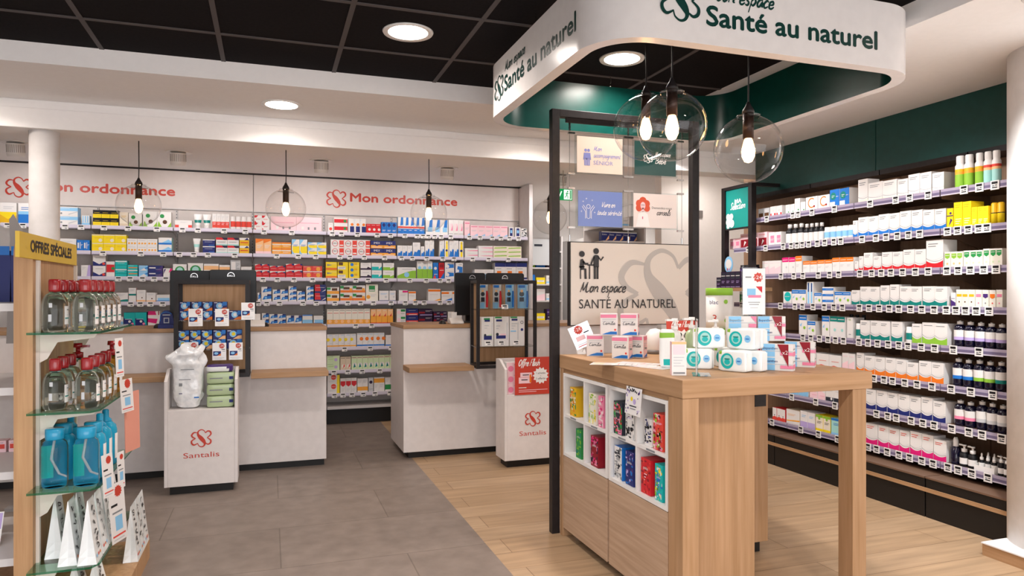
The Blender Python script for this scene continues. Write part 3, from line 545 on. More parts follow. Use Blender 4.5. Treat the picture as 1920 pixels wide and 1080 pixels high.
KIND = {'jar': 'pill_jar', 'dark': 'syrup_bottle', 'navy': 'tonic_bottle', 'spray': 'spray_can', 'stick': 'spray_stick', 'tube': 'cream_tube', 'dropper': 'dropper_bottle', 'nspray': 'spray_bottle', 'pump': 'pump_bottle'}
def good(mesh, name, label, cat, group, loc, rz=0):
    o = bpy.data.objects.new(name, mesh); COL.objects.link(o); o.location = loc; o.rotation_euler = (0, 0, rz); return tag(o, label, cat, group)
# printed designs: name -> (marks, words)
STY = {
 'yelwave': ('w;r 0 0 1 .55 y;p Y 0 0 1 0 1 .4 .5 .2 0 .45;l .25 .85 .82 2 S', 'white and yellow wavy box'),
 'bluwhite': ('w;r 0 0 1 .45 b;r 0 .45 1 .6 B;l .2 .8 .8 2 b', 'white and blue box'),
 'skyhair': ('w B;r 0 .55 1 .92 B;l .08 .6 .8 1 w;p S .55 .1 .98 .45 .98 .52 .55 .25;c .2 .28 .1 s', 'white and sky blue flat box'),
 'skysmall': ('w B;r .1 .3 .25 .95 B;r .4 .3 .55 .95 B;r .7 .3 .85 .95 B;r 0 0 1 .25 B', 'small sky blue striped box'),
 'blackyel': ('y k;r 0 .5 1 1 k;l .15 .8 .68 1 y;l .2 .8 .3 1 Y', 'black and yellow box'),
 'herbal': ('w;c .35 .72 .16 g;p G 0 0 .35 0 .1 .4;p G 1 0 .7 0 1 .35;c .55 .35 .16 z', 'white herbal box with green corners'),
 'cream': ('o;l .2 .8 .75 2 Y;r 0 0 1 .2 f', 'cream coloured box'),
 'whitered': ('w;r 0 .05 .22 .4 d;r .78 .05 1 .4 d;l .3 .75 .8 2 S', 'white box with red corners'),
 'redbase': ('w;r 0 .08 1 .48 d;l .2 .8 .85 3 S;l .2 .85 .4 2 P', 'white box with salmon red lower half'),
 'pinkdiag': ('w;p r 0 1 .5 1 .25 .7 0 .7;l .2 .85 .55 2 r;p r 0 0 .3 0 .05 .3', 'white box with red diagonal corners'),
 'paleplate': ('P;l .1 .9 .6 1 p;r .2 .12 .3 .35 w;r .45 .12 .52 .3 s;r .7 .12 .78 .3 s', 'long pale pink box'),
 'smallred': ('w;c .5 .35 .3 d;l .2 .8 .85 1 S', 'small white box with red print'),
 'redstripe': ('w;r .02 .3 .98 .8 r;c .8 .55 .2 g', 'white box with red stripe and green dot'),
 'navyorange': ('w;r .3 0 1 .45 n;c .65 .58 .25 a;l .05 .2 .9 3 B', 'white box with navy foot and orange dot'),
 'redround': ('r;c .65 .4 .28 w;l .1 .8 .88 1 w', 'red box with white disc'),
 'bluediam': ('b;p n .15 .75 .5 .95 .85 .75 .5 .55;l .2 .85 .32 2 w', 'bright blue box with dark lozenge'),
 'bluetall': ('w B;p b .45 .5 1 .55 1 1 .6 1;r 0 0 1 .32 b;r 0 .36 1 .46 d;l .1 .6 .25 1 w', 'tall white and blue box'),
 'pinktall': ('w;r .15 .3 .85 .75 P;r .3 .35 .45 .9 w;p p .5 .3 .85 .3 .85 .7;l .1 .9 .12 1 s', 'tall white and pink box'),
 'cycle': ('w B;p b .35 .25 .9 .3 .95 1 .6 1;c .3 .8 .15 w;r .3 .2 .9 .5 B', 'tall pale blue box'),
 'pinkline': ('P;r .1 .82 .95 .9 p;l .15 .8 .55 2 S;p B .4 .02 .98 .02 .98 .2', 'pale pink box with pink bar'),
 'mottled': ('w;f 3 26 1.6 k s S', 'black and white mottled box'),
 'navytube': ('w;r .2 .1 .8 .9 n;r .3 .4 .7 .7 B', 'small navy and white box'),
 'white': ('w;l .15 .8 .8 2 S', 'plain white box'),
 'blueflat': ('b;r .1 .25 .35 .75 w;r .5 .2 .6 .8 w;l .65 .95 .6 2 w', 'royal blue box with white letters'),
 'yellow': ('y;l .2 .8 .65 2 Y;c .75 .3 .2 o;r 0 .88 1 .95 w', 'lemon yellow box'),
 'whiteyel': ('w;l .1 .85 .75 1 s;c .2 .3 .14 j;c .5 .3 .14 j;c .8 .3 .14 j', 'white box with orange dots'),
 'bluemount': ('w h;p B 0 .1 1 .1 1 .5 .75 .75 .5 .5;r 0 .05 1 .3 b', 'white box with blue hills'),
 'nightblue': ('n;r 0 .86 1 1 w;l .15 .8 .65 1 w;r .5 .12 .95 .2 b', 'deep blue box with white top edge'),
 'multi': ('w;r .0 .72 1 1 r;p q .5 1 .7 .7 1 .7 1 1;r 0 .0 1 .16 h;l .1 .9 .5 2 s', 'white box with red and violet top'),
 'yelred': ('Y;r 0 .72 1 1 w;p n .5 .72 .8 1 1 .72;r .1 .35 .9 .45 r', 'yellow box with white top'),
 'orangetall': ('A;p a 0 .7 1 .9 1 1 0 1;r 0 0 1 .18 P;l .15 .85 .6 3 w', 'tall peach and orange box'),
 'orange': ('j;r 0 .55 1 .7 w;l .15 .85 .4 2 w;p a 0 .85 1 .85 1 1 0 1', 'orange box with white band'),
 'bluyel': ('w;p B 0 .6 .6 1 0 1;r .1 .1 1 .55 y;p B 0 0 .4 0 0 .3;l .2 .8 .65 2 b', 'white blue and yellow box'),
 'oro': ('w;c .33 .5 .38 r;c .33 .5 .32 w;T ORO .12 .42 .4 k;r .66 .05 1 .9 d;r .7 .2 .96 .35 w', 'white and red box with ringed lettering'),
 'imex': ('n;r 0 .0 1 .42 j;c .5 .62 .3 n;T IMEX .25 .58 .5 w;r .1 .12 .9 .2 w', 'navy and orange box'),
 'bluewave': ('w;p b 0 0 1 0 1 .45 .75 .5 .5 .3 .3 .45;c .4 .42 .17 w;l .15 .7 .85 2 S', 'white box with blue wave'),
 'yelbadge': ('w;r .3 .0 .8 .95 y;c .5 .4 .3 n;l .35 .75 .85 1 s', 'yellow and white box with navy badge'),
 'pinkflat': ('w;p p .1 .5 1 .62 1 .4 .4 .4;l .1 .8 .85 1 S', 'flat white box with pink streak'),
 'greenflat': ('o;p G .05 .35 .95 .5 .95 .75 .1 .6;l .2 .7 .9 1 S', 'flat pale box with lime streak'),
 'lilac': ('w V;p V .6 0 1 0 1 1 .8 1;l .1 .5 .8 3 S', 'white box with lilac edge'),
 'navyvee': ('w;p n 0 0 1 0 1 .4 .75 .3 .5 .15 .25 .3 0 .45;l .2 .8 .75 1 s;c .85 .2 .12 d', 'white box with navy vee'),
 'tealbox': ('T;r 0 .82 1 .94 w;r 0 .4 1 .44 t;l .2 .8 .7 1 w', 'turquoise box'),
 'tealorange': ('T;r .1 .45 1 .6 a;l .1 .6 .85 1 w;r 0 0 1 .14 w', 'teal box with orange strip'),
 'mistblue': ('B;p w .1 .1 .9 .1 .6 .55;p b .6 .5 1 .4 1 .8;l .15 .7 .85 1 w', 'misty light blue box'),
 'blueviolet': ('n;p v .5 0 1 0 1 1;r .05 .5 .5 .7 w;l .5 .9 .35 1 w', 'blue and violet box'),
 'purplearc': ('w;p m .6 .5 1 .7 1 1 .8 1;p v 0 .3 .3 .9 .1 .9', 'white box with purple arc'),
 'greenoval': ('w;c .5 .5 .36 g;c .5 .55 .22 h;l .2 .8 .15 1 S', 'white box with green oval'),
 'peachtop': ('w;r 0 .55 1 .85 A;l .2 .8 .4 2 S;r 0 0 1 .12 j', 'white box with peach band'),
 'greywhite': ('S w;r .1 .1 .5 .9 w;l .55 .9 .8 4 s', 'tall grey and white box'),
 'redcross': ('r;p w 0 .8 .5 1 0 1;l .15 .85 .55 1 w;p n .7 .85 1 .75 1 1 .75 1;r 0 .0 1 .12 w', 'red box with white wave'),
 'redorange': ('d;c .6 .5 .35 j;l .1 .8 .85 1 w;r 0 .0 1 .14 w', 'red orange box'),
 'yelgrey': ('y;p s .1 .75 .6 .62 .1 .5;r 0 0 1 .28 a;l .4 .95 .8 1 w', 'yellow box with grey arrow'),
 'yelwhite': ('y;r 0 .1 .75 .45 w;r .1 .6 .5 .95 z;l .1 .7 .35 2 s', 'yellow box with white patch'),
 'yelhex': ('y;c .3 .55 .3 b;r .5 .5 .8 .9 Y;l .55 .95 .4 1 w', 'yellow box with blue hexagon'),
 'purparrow': ('w S;p q 0 .1 1 .1 1 .3 .7 .5 .6 .3 0 .3;l .2 .8 .75 1 s', 'grey box with purple arrow'),
 'tealarrow': ('w S;r 0 .05 1 .5 T;p w .7 .2 .95 .5 .7 .5;l .2 .8 .75 1 s', 'white box with teal arrow'),
 'limearrow': ('w S;r 0 .05 1 .45 G;p w .65 .25 .95 .45 .65 .5;l .2 .8 .75 1 s', 'white box with lime arrow'),
 'greenwide': ('w;u G .72;c .5 .35 .22 B;l .25 .8 .85 1 s', 'wide white and green box'),
 'greentall': ('w;r 0 0 1 .55 G;c .5 .62 .32 B;l .2 .8 .9 1 s', 'tall green box with blue disc'),
 'bluered': ('b;c .45 .65 .28 w;p d 0 0 .6 0 .3 .3;l .2 .8 .3 1 w', 'blue box with white swirl'),
 'redblue': ('r;r .1 .7 .9 .9 R;p b .2 0 1 0 1 .4;l .15 .9 .55 1 w', 'red and blue box'),
 'gelblue': ('w b;p b .1 .25 .95 .35 .95 .75 .3 .8;c .3 .5 .2 w;l .4 .9 .9 1 s', 'white box with blue bubble'),
 'blueor': ('w;r 0 .75 1 1 n;r .2 .1 .6 .5 a;r 0 0 1 .12 n;l .1 .6 .65 1 s', 'white navy and orange box'),
 'greenbandw': ('w;u t .3;l .15 .8 .85 3 S', 'white box with teal foot'),
 'greenmid': ('w P;r 0 .45 1 .58 t;l .2 .8 .9 2 S', 'slim white box with teal belt'),
 'nature': ('w;r 0 0 1 .16 A;c .6 .35 .08 z;l .2 .8 .85 2 S', 'white box with peach foot'),
 'bluestripe': ('w;r .1 .2 1 .55 B;r 0 .1 1 .2 b;l .1 .8 .85 1 S', 'white box with blue bands'),
 'strep': ('w;p b .1 .25 1 .4 1 .8 .3 .75;p n .55 .7 1 .8 1 1 .6 1;c .45 .5 .15 B', 'white box with blue swoosh'),
 'strepr': ('n;p r 0 .2 .55 .2 .45 1 0 1;l .1 .9 .65 1 w;p w .6 .1 1 .3 1 .45', 'red and navy box'),
 'honey': ('w;r 0 .05 1 .45 j;r 0 .62 .3 .95 g;r .4 .5 .85 .85 z;l .35 .9 .95 1 S', 'white and amber box with green badge'),
 'darkhoney': ('w;r 0 .1 1 .4 a;r .25 .5 .75 .8 z;r 0 .62 .28 .95 g;c .85 .5 .18 j', 'amber box with dark brown window'),
 'greenhead': ('c;r .25 .58 .75 .92 g;r .28 .62 .72 .68 w;c .2 .25 .16 j;l .4 .85 .4 2 S', 'tall cream box with dark green badge'),
 'fineblue': ('w;r 0 0 1 .08 n;l .15 .85 .75 2 B;c .7 .4 .12 S', 'white box with fine blue print'),
 'plumtop': ('w;r .4 .78 1 .95 m;l .15 .8 .6 2 S', 'white box with plum corner'),
 'orangetop': ('w;r 0 .78 1 .95 a;l .15 .8 .55 1 S;p j .4 0 1 .0 1 .2', 'white box with orange top strip'),
 'bluecorner': ('w;r 0 .7 .7 .9 a;p b .3 .05 1 .3 1 .05;l .1 .9 .55 2 S', 'white box with orange bar and blue corner'),
 'teallady': ('T n;p n 0 0 1 0 .7 .5 0 .6;c .5 .38 .12 w;l .1 .7 .55 1 w;c .75 .22 .12 p', 'turquoise and blue box with small disc'),
 'pinkoval': ('w;p m 0 .75 .7 .75 .6 1 0 1;p m 0 .3 .7 .2 .8 .5 0 .55;r .85 .75 .93 1 R;l .1 .8 .1 1 p', 'white box with magenta ovals'),
 'creamor': ('c;r 0 0 1 .3 j;c .5 .18 .28 A;l .1 .9 .92 1 s;l .1 .9 .75 1 d', 'cream box with orange foot'),
 'orangebird': ('j;r 0 .55 1 1 A;p r .4 .5 .8 .75 .7 .5;r 0 .0 1 .07 r;l .2 .8 .9 1 w', 'orange box with red bird mark'),
 'motif': ('w;c .25 .5 .25 P;r .45 .6 .95 .9 g;l .45 .95 .4 2 s', 'white green and pink box'),
 'navyred': ('n;r 0 .1 1 .38 d;r .2 .15 .9 .22 w;l .2 .8 .75 1 w', 'navy and red box'),
 'violetred': ('q;r 0 .35 .45 .6 R;l .5 .95 .75 2 w;r .1 .1 1 .2 V', 'dark violet box'),
 'sunor': ('w;c .2 .58 .3 y;r 0 .05 1 .15 j;l .3 .9 .92 1 B;l .5 .95 .3 1 S', 'white box with yellow sun and orange foot'),
 'sunbl': ('w;c .85 .58 .34 a;r 0 .05 1 .15 b;l .1 .9 .92 1 B;l .1 .3 .4 2 S', 'white box with orange sun and blue foot'),
 'plainteal': ('w;r 0 .03 1 .14 b;l .3 .8 .85 2 S', 'white box with thin blue foot'),
 'greenleaf': ('e w;l .05 .5 .85 1 g;c .7 .45 .22 V;l .1 .6 .6 2 G', 'pale green and white box'),
 'beige': ('f;c .65 .3 .4 c;p d .5 .1 .9 .3 .7 .5;l .1 .9 .92 1 z', 'beige box with red leaf mark'),
 'beigeteal': ('e;c .6 .35 .4 w;p t .35 .15 .8 .2 .55 .5;r 0 .82 1 .94 f;l .1 .9 .9 1 z', 'pale box with teal drop'),
 'cremered': ('w;c .5 .75 .28 d;l .3 .7 .75 1 w;p y .75 0 1 0 1 1 .8 1;l .1 .6 .35 2 S', 'white box with red mouth mark'),
 'redbadge': ('w;p r .05 .55 .5 .42 .95 .55 .95 .8 .05 .8;l .15 .85 .3 3 S', 'white box with red badge'),
 'orangebelt': ('w;r 0 .12 1 .4 j;l .1 .9 .9 3 S', 'white box with orange belt'),
 'plumdisc': ('S;c .5 .68 .35 q;l .1 .9 .2 1 s', 'grey box with plum disc'),
 'yelbelt': ('w;r 0 .62 1 .92 j;l .15 .85 .5 3 S', 'white box with amber belt'),
 'greenbelt': ('w;r 0 .12 1 .48 g;l .15 .85 .9 3 S', 'white box with green belt'),
 # side wall
 'wblue': ('w;w b .2;l .12 .7 .88 2 s', 'white box with blue foot'), 'wred': ('w;w r .2;l .12 .7 .88 2 s', 'white box with red foot'), 'wteal': ('w;w t .22;l .12 .7 .88 2 s', 'white box with teal foot'),
 'wlime': ('w;w G .26;l .12 .8 .88 1 s', 'white box with lime foot'), 'worange': ('w;w a .24;l .12 .7 .88 2 s', 'white box with orange foot'), 'wnavy': ('w;w n .22;l .12 .7 .88 2 s', 'white box with navy foot'), 'wpink': ('w;w m .22;l .12 .7 .88 2 d', 'white box with pink foot'),
 'wgold': ('w;w c .12;l .12 .8 .86 2 s', 'white box with faint gold waves'), 'clear': ('S;r .1 .1 .9 .5 z;l .2 .8 .8 2 w', 'clear small pack with dark print'), 'whred': ('w;r .05 .05 .25 .3 r;r .7 .05 .95 .3 r;l .3 .8 .6 2 S', 'white box with red marks'),
 'leaf': ('w;r 0 .02 1 .08 G;c .7 .2 .12 g;l .1 .7 .8 2 S', 'small white box with green foot'), 'letterc': ('w;C .5 .55 .28 a;c .72 .28 .08 R;r 0 .02 1 .06 A', 'white box with orange letter C'),
 'blueplus': ('b w;r .6 .1 .95 .95 b;c .35 .62 .3 t;l .2 .5 .65 2 w;r 0 0 .55 .3 w;l .65 .9 .6 1 w', 'blue and white box'),
 'pinkred': ('P;r .05 .05 .95 .6 R;p w .4 .1 .7 .4 .5 .5;l .1 .8 .85 1 d', 'crimson and pink box'), 'palepink': ('P;r .2 .3 .8 .7 p;l .1 .9 .9 1 d', 'pale pink box'), 'pinkwhite': ('w;r .3 .2 .9 .75 p;l .3 .9 .5 2 w', 'white box with pink panel'),
 'yelpurple': ('y;p v .3 .1 .9 .4 .6 .5;c .6 .75 .18 v;r 0 .6 1 .65 v', 'yellow box with purple print'), 'yelplain': ('y;l .15 .8 .9 2 Y;l .2 .9 .35 3 o', 'yellow box'),
 'pinktop': ('w;r 0 .72 1 1 m;l .1 .9 .86 1 w;c .7 .4 .12 S', 'white box with magenta top'), 'ortop': ('w;r 0 .7 1 1 a;l .1 .9 .85 1 w;l .1 .6 .5 2 S', 'white box with orange top'),
 'shieldg': ('c;p g .1 .9 .1 .66 .5 .56 .9 .66 .9 .9;r 0 .92 1 1 w;c .5 .25 .16 e;l .2 .8 .82 1 w', 'slim cream box with green shield'), 'shieldl': ('c;p G .1 .88 .1 .64 .5 .55 .9 .64 .9 .88;r 0 .92 1 1 w;c .5 .25 .16 A;l .2 .8 .78 1 w', 'slim cream box with lime shield'),
 'tealdisc': ('w;c .55 .58 .42 T;l .2 .8 .6 1 w;l .3 .8 .12 1 S', 'white box with turquoise disc'), 'bluetop': ('w;r 0 .72 1 .97 b;l .1 .9 .85 1 w;p B .1 .45 .4 .6 .3 .4;c .7 .35 .14 G', 'white box with royal blue top'), 'tealtop': ('w;r 0 .75 1 1 t;l .1 .9 .88 1 w;c .65 .35 .16 h', 'white box with dark teal top'),
 'stripetall': ('w;r .25 0 .75 .95 B;r .35 .55 .65 .95 n', 'slim tall box with blue stripe'), 'flatblue': ('w;r 0 .4 1 .8 b;l .3 .9 .66 1 w', 'flat white box with blue strip'), 'greenbio': ('g;r 0 .7 1 1 w;l .1 .9 .85 1 G;l .2 .8 .5 2 e;c .3 .15 .12 e', 'green box with white top'),
 'aroma': ('c;r 0 .9 1 1 w;r .1 .6 .9 .74 Y;c .5 .3 .12 z', 'slim cream box with yellow label'), 'aromav': ('c;r 0 .9 1 1 w;p v .1 .78 .1 .6 .5 .52 .9 .6 .9 .78;c .5 .25 .12 s', 'slim cream box with violet shield'), 'aromao': ('c;r 0 .9 1 1 w;p a .1 .78 .1 .58 .5 .5 .9 .58 .9 .78;c .5 .25 .12 d', 'slim cream box with orange shield'), 'aromap': ('c;r 0 .9 1 1 w;r .1 .6 .9 .76 p;c .5 .25 .12 p', 'slim cream box with pink label'), 'lavslim': ('w;p v 0 0 1 0 1 .3 0 .5;l .1 .9 .6 1 v', 'small white box with violet foot'),
 'whiteslim': ('w;l .3 .7 .9 1 G;l .3 .7 .2 1 s', 'slim white carton'), 'redwave': ('w;p d 0 .1 .4 .2 1 .08 1 .14 .4 .26 0 .16;l .2 .8 .55 1 d', 'white box with thin red wave'), 'pinkgloss': ('w;p P 0 0 1 0 1 .6 0 .4;l .1 .9 .85 1 P', 'glossy white and rose box'),
 'lightblue': ('w;r 0 0 1 .5 B;r 0 .9 1 1 b', 'light blue and white box'), 'rosewave': ('w;p P 0 0 1 0 1 .5 .3 .75 0 .7;l .3 .9 .3 1 p', 'white box with rose wave'), 'blackfoot': ('w;r 0 0 1 .3 i;c .75 .2 .13 w;l .1 .9 .8 1 S', 'white box with black foot'),
 'orred': ('w r;p d 0 0 1 0 1 .25 .5 .32 0 .22;c .5 .4 .1 k', 'white and red carton'), 'whitegold': ('w f;p j 0 .15 1 .25 1 .35 0 .22;l .1 .7 .7 2 A', 'white box with golden wave'), 'lavender': ('w;r 0 0 1 .35 V;l .2 .8 .75 2 B', 'white box with lavender foot'), 'yelgreen': ('o y;r 0 .85 1 1 G;l .2 .8 .6 2 i;r 0 0 1 .15 y;c .5 .8 .15 G', 'cream box with yellow and green edges'), 'bluecap': ('h;r 0 .86 1 1 b;l .2 .8 .7 2 b;r 0 0 1 .12 B', 'pale blue box with blue lid edge'),
 'purplebox': ('q;r .1 .5 .9 .95 v;r .1 .72 .9 .75 w;l .2 .8 .35 2 w;r .05 .05 .95 .08 V', 'dark purple box'),
 'dulco': ('n;p A .5 0 1 .2 1 .6;T Dulco .1 .6 .6 w;r 0 .88 1 1 w', 'navy box with white lettering'), 'farbox': ('w;r 0 .1 1 .3 B;l .2 .8 .7 2 s', 'white carton with blue strip'), 'faryel': ('y;r .1 .3 .9 .6 w;l .2 .8 .5 1 k', 'yellow carton with white label'), 'fargreen': ('G;r .2 .2 .8 .5 w', 'green carton'), 'farblue': ('b;c .5 .6 .25 n;l .2 .8 .3 1 w', 'blue carton with dark disc'),
}
def depth_of(w): return max(.05, min(.11, w*1.2))
def fill(wall, k, items):
    for it in items:
        x0, x1, hp, n, lay, sty = it[:6]; words = it[6] if len(it) > 6 else None
        ves = sty.startswith('@')
        if not ves: design, dw = STY[sty]; words = words or dw
        for j in range(n):
            pa, pb = x0+(x1-x0)*j/n, x0+(x1-x0)*(j+1)/n
            if wall == 'back':
                a, b = onY(pa, 500, YL+.012)[0], onY(pb, 500, YL+.012)[0]; d = dist((a+b)/2, YL); wd = b-a-.0015; base = (a+b)/2
            else:
                a, b = onX(pa, 550, XL+.012)[1], onX(pb, 550, XL+.012)[1]; d = dist(XL, (a+b)/2); wd = a-b-.0015; base = (a+b)/2
            ht = hp*d/F+.003
            for L in range(lay):
                z = ZS[k]+.0006+L*ht/lay; h = ht/lay-.0006
                off = .0 if ves else ((j*37+k*11) % 5)*.0012
                loc = (base, YL+.012+off, z) if wall == 'back' else (XL+.012+off, base, z); rz = 0 if wall == 'back' else -math.pi/2
                ref = 'column' if wall == 'back' else 'green header'
                layer = '' if lay == 1 else (['lower ', 'upper '] if lay == 2 else ['lower ', 'middle ', 'upper '])[L]
                pos = '' if n == 1 and lay == 1 else (', '+layer.strip()+' layer' if n == 1 else ', %s%s of %s from %s' % (layer, ORD[j], NUM[n], ref))
                label = '%s%s, %s %s shelf' % (words, pos, SHELF[k], 'back-wall' if wall == 'back' else 'side-wall')
                if ves: me, nm = vessel(wd, h, sty), KIND[sty.split()[0][1:]]; cat = 'bottle'
                else: me = carton(wd, h, (depth_of(wd) if wall == 'back' else max(depth_of(wd), .10)), design); nm, cat = ('medicine_box', 'medicine box') if wall == 'back' else ('supplement_box', 'supplement box')
                good(me, nm, label, cat, words+' on the %s %s shelf' % (SHELF[k], 'back-wall' if wall == 'back' else 'side-wall') if n*lay > 1 else None, loc, rz)
def tags(wall, k, xs):
    for x in xs:
        if wall == 'back':
            X = onY(x, 500, YL-.009)[0]; i = next((i for i in range(7) if BX[i]+.03 <= X <= BX[i+1]-.03), None)
            if i is not None: price_tag(BACK_SHELF[k, i], (X, YL-.009, ZS[k]-.020), False)
        else:
            Y = onX(x, 550, XL-.012)[1]; i = next((i for i in range(4) if RY[i]+.03 <= Y <= RY[i+1]-.03), None)
            if i is not None: price_tag(SIDE_SHELF[k, i], (XL-.0125, Y, ZS[k]-.018), True)
B = 'back'
fill(B, 0, [(-2, 31, 38, 1, 1, 'yelwave'), (34, 62, 38, 1, 1, 'bluwhite'), (107, 146, 33, 1, 2, 'skyhair'), (153, 168, 18, 1, 1, 'skysmall'), (174, 222, 29, 3, 2, 'blackyel'), (224, 240, 26, 1, 1, 'cream'), (241, 266, 24, 1, 1, 'herbal', 'low white herbal box'), (268, 321, 29, 2, 1, 'herbal'),
 (328, 360, 14, 1, 1, 'whitered'), (362, 396, 27, 2, 1, '@tube w t w', 'white cream tube with teal belt'), (398, 430, 28, 4, 1, 'redbase'), (432, 472, 24, 4, 1, '@jar w d w', 'small white jar with red belt'), (477, 505, 27, 2, 2, 'pinkdiag'), (508, 603, 26, 2, 1, 'paleplate'),
 (615, 625, 17, 1, 1, 'smallred'), (626, 652, 27, 1, 2, 'redstripe'), (653, 686, 26, 3, 1, 'navyorange'), (687, 714, 17, 3, 1, 'redround'), (715, 744, 21, 3, 1, 'bluediam'), (746, 796, 31, 5, 1, 'bluetall'), (798, 840, 28, 3, 1, 'cycle'), (841, 869, 29, 3, 1, 'pinktall'), (871, 881, 27, 1, 1, 'pinkline', 'taller pale pink box'), (882, 952, 20, 5, 1, 'pinkline'), (954, 963, 18, 1, 1, 'navytube'), (966, 976, 18, 1, 1, 'navytube', 'second small navy and white box'), (977, 988, 16, 1, 1, 'mottled')])
tags(B, 0, [14, 43, 122, 152, 195, 240, 294, 342, 371, 420, 460, 495, 547, 623, 640, 670, 707, 732, 759, 782, 793, 803, 815, 827, 845, 866, 880, 900, 923, 939, 955, 972])
fill(B, 1, [(107, 143, 22, 1, 1, 'white'), (144, 168, 20, 2, 1, 'blueflat'), (172, 237, 31, 3, 2, 'yellow'), (238, 295, 24, 3, 2, 'whiteyel'), (297, 322, 27, 1, 2, 'bluemount'), (361, 376, 27, 1, 1, '@tube w h w', 'white cream tube with mint belt'), (380, 403, 25, 1, 2, 'nightblue'), (405, 448, 29, 2, 2, 'multi'), (449, 467, 29, 1, 2, 'yelred'),
 (479, 509, 28, 2, 1, 'orangetall'), (510, 546, 22, 2, 2, 'orange'), (547, 576, 28, 2, 1, 'bluyel', 'tall white blue and yellow box'), (577, 612, 23, 2, 2, 'bluyel'), (620, 694, 29, 3, 2, 'oro'), (695, 742, 28, 2, 2, 'imex'), (745, 773, 20, 3, 1, 'bluewave'), (774, 788, 26, 1, 1, 'bluewave', 'taller white box with blue wave'), (789, 796, 19, 1, 1, 'bluewave', 'narrow white box with blue wave'), (797, 814, 31, 2, 1, 'bluewave', 'tallest white box with blue wave'), (824, 833, 31, 1, 1, 'bluewave', 'lone tall white box with blue wave'), (834, 841, 31, 1, 1, 'yelbadge'), (842, 860, 31, 2, 1, 'bluewave', 'end pair white box with blue wave'), (861, 869, 30, 1, 1, 'yelbadge', 'yellow and white badge box at end'),
 (872, 896, 17, 1, 2, 'pinkflat'), (897, 924, 22, 1, 3, 'pinkflat', 'flat white box with pink streak, taller pile'), (925, 978, 22, 2, 3, 'greenflat')])
tags(B, 1, [193, 264, 306, 336, 363, 390, 440, 519, 559, 592, 637, 656, 683, 721, 753, 773, 800, 830, 851, 886, 916, 953])
fill(B, 2, [(152, 169, 21, 1, 1, 'lilac'), (174, 198, 40, 1, 2, 'navyvee'), (199, 215, 28, 1, 1, 'redstripe'), (216, 238, 30, 1, 2, 'tealbox'), (239, 258, 22, 1, 2, 'tealorange'), (260, 277, 21, 1, 2, 'mistblue'), (278, 305, 21, 1, 2, 'blueviolet'), (306, 323, 16, 1, 1, 'purplearc'), (324, 350, 24, 1, 1, 'greenoval'), (352, 381, 26, 1, 1, 'greenoval', 'taller white box with green oval'), (382, 410, 25, 1, 1, 'peachtop'), (411, 431, 23, 1, 1, 'peachtop', 'shorter white box with peach band'), (432, 451, 32, 1, 1, 'greywhite'), (452, 472, 20, 1, 1, 'white', 'low plain white box'),
 (478, 505, 25, 2, 2, 'redcross'), (506, 535, 22, 2, 2, 'redcross', 'shorter red box'), (536, 567, 26, 2, 2, 'redcross', 'taller red box with wave'), (568, 604, 22, 2, 2, 'redorange'), (611, 632, 30, 1, 2, 'yelgrey'), (633, 653, 30, 1, 2, 'yelwhite'), (654, 674, 30, 1, 3, 'yelhex'), (676, 696, 29, 1, 2, 'purparrow'), (697, 716, 29, 1, 2, 'tealarrow'), (718, 739, 29, 1, 2, 'limearrow'), (745, 780, 21, 1, 1, 'greenwide'), (782, 811, 33, 3, 1, 'greentall'), (812, 822, 30, 1, 1, 'bluered'), (823, 833, 30, 1, 1, 'redblue'), (834, 852, 31, 1, 2, 'gelblue'), (854, 868, 30, 1, 1, 'gelblue', 'single white box with blue bubble'), (890, 926, 18, 2, 1, 'bluestripe'), (928, 988, 31, 3, 1, 'blueor')])
tags(B, 2, [176, 222, 244, 267, 289, 311, 493, 520, 551, 586, 625, 645, 667, 690, 724, 768, 799, 825, 841])
fill(B, 3, [(218, 240, 17, 1, 1, 'greenbandw'), (241, 255, 26, 1, 1, 'greenmid'), (256, 273, 22, 1, 1, 'nature'), (274, 292, 17, 1, 1, 'nature', 'lower white box with peach foot'), (293, 318, 13, 1, 1, 'bluestripe'), (483, 489, 16, 1, 1, 'strep', 'narrow white box with blue swoosh'), (490, 509, 27, 1, 2, 'strep', 'wide white box with blue swoosh'), (511, 540, 22, 2, 2, 'strep'), (541, 556, 28, 1, 3, 'strep', 'tall pile white box with blue swoosh'), (557, 572, 19, 1, 2, 'strep', 'low pile white box with blue swoosh'), (574, 588, 28, 1, 3, 'strep', 'end pile white box with blue swoosh'), (590, 611, 31, 1, 2, 'strepr'),
 (613, 636, 26, 1, 2, 'honey'), (638, 685, 29, 2, 2, 'darkhoney'), (686, 709, 31, 1, 1, 'greenhead'), (711, 729, 19, 1, 1, 'fineblue'), (730, 742, 19, 1, 1, 'fineblue', 'narrow white box with fine print'), (748, 765, 20, 1, 1, 'plumtop'), (766, 780, 18, 1, 1, 'orangetop'), (803, 826, 22, 1, 1, 'orangetop', 'wide white box with orange top strip'), (828, 868, 18, 2, 1, 'bluecorner')])
tags(B, 3, [220, 245, 263, 282, 305, 484, 500, 524, 568, 593, 628, 652, 676, 700, 733, 760, 779, 795, 825, 842])
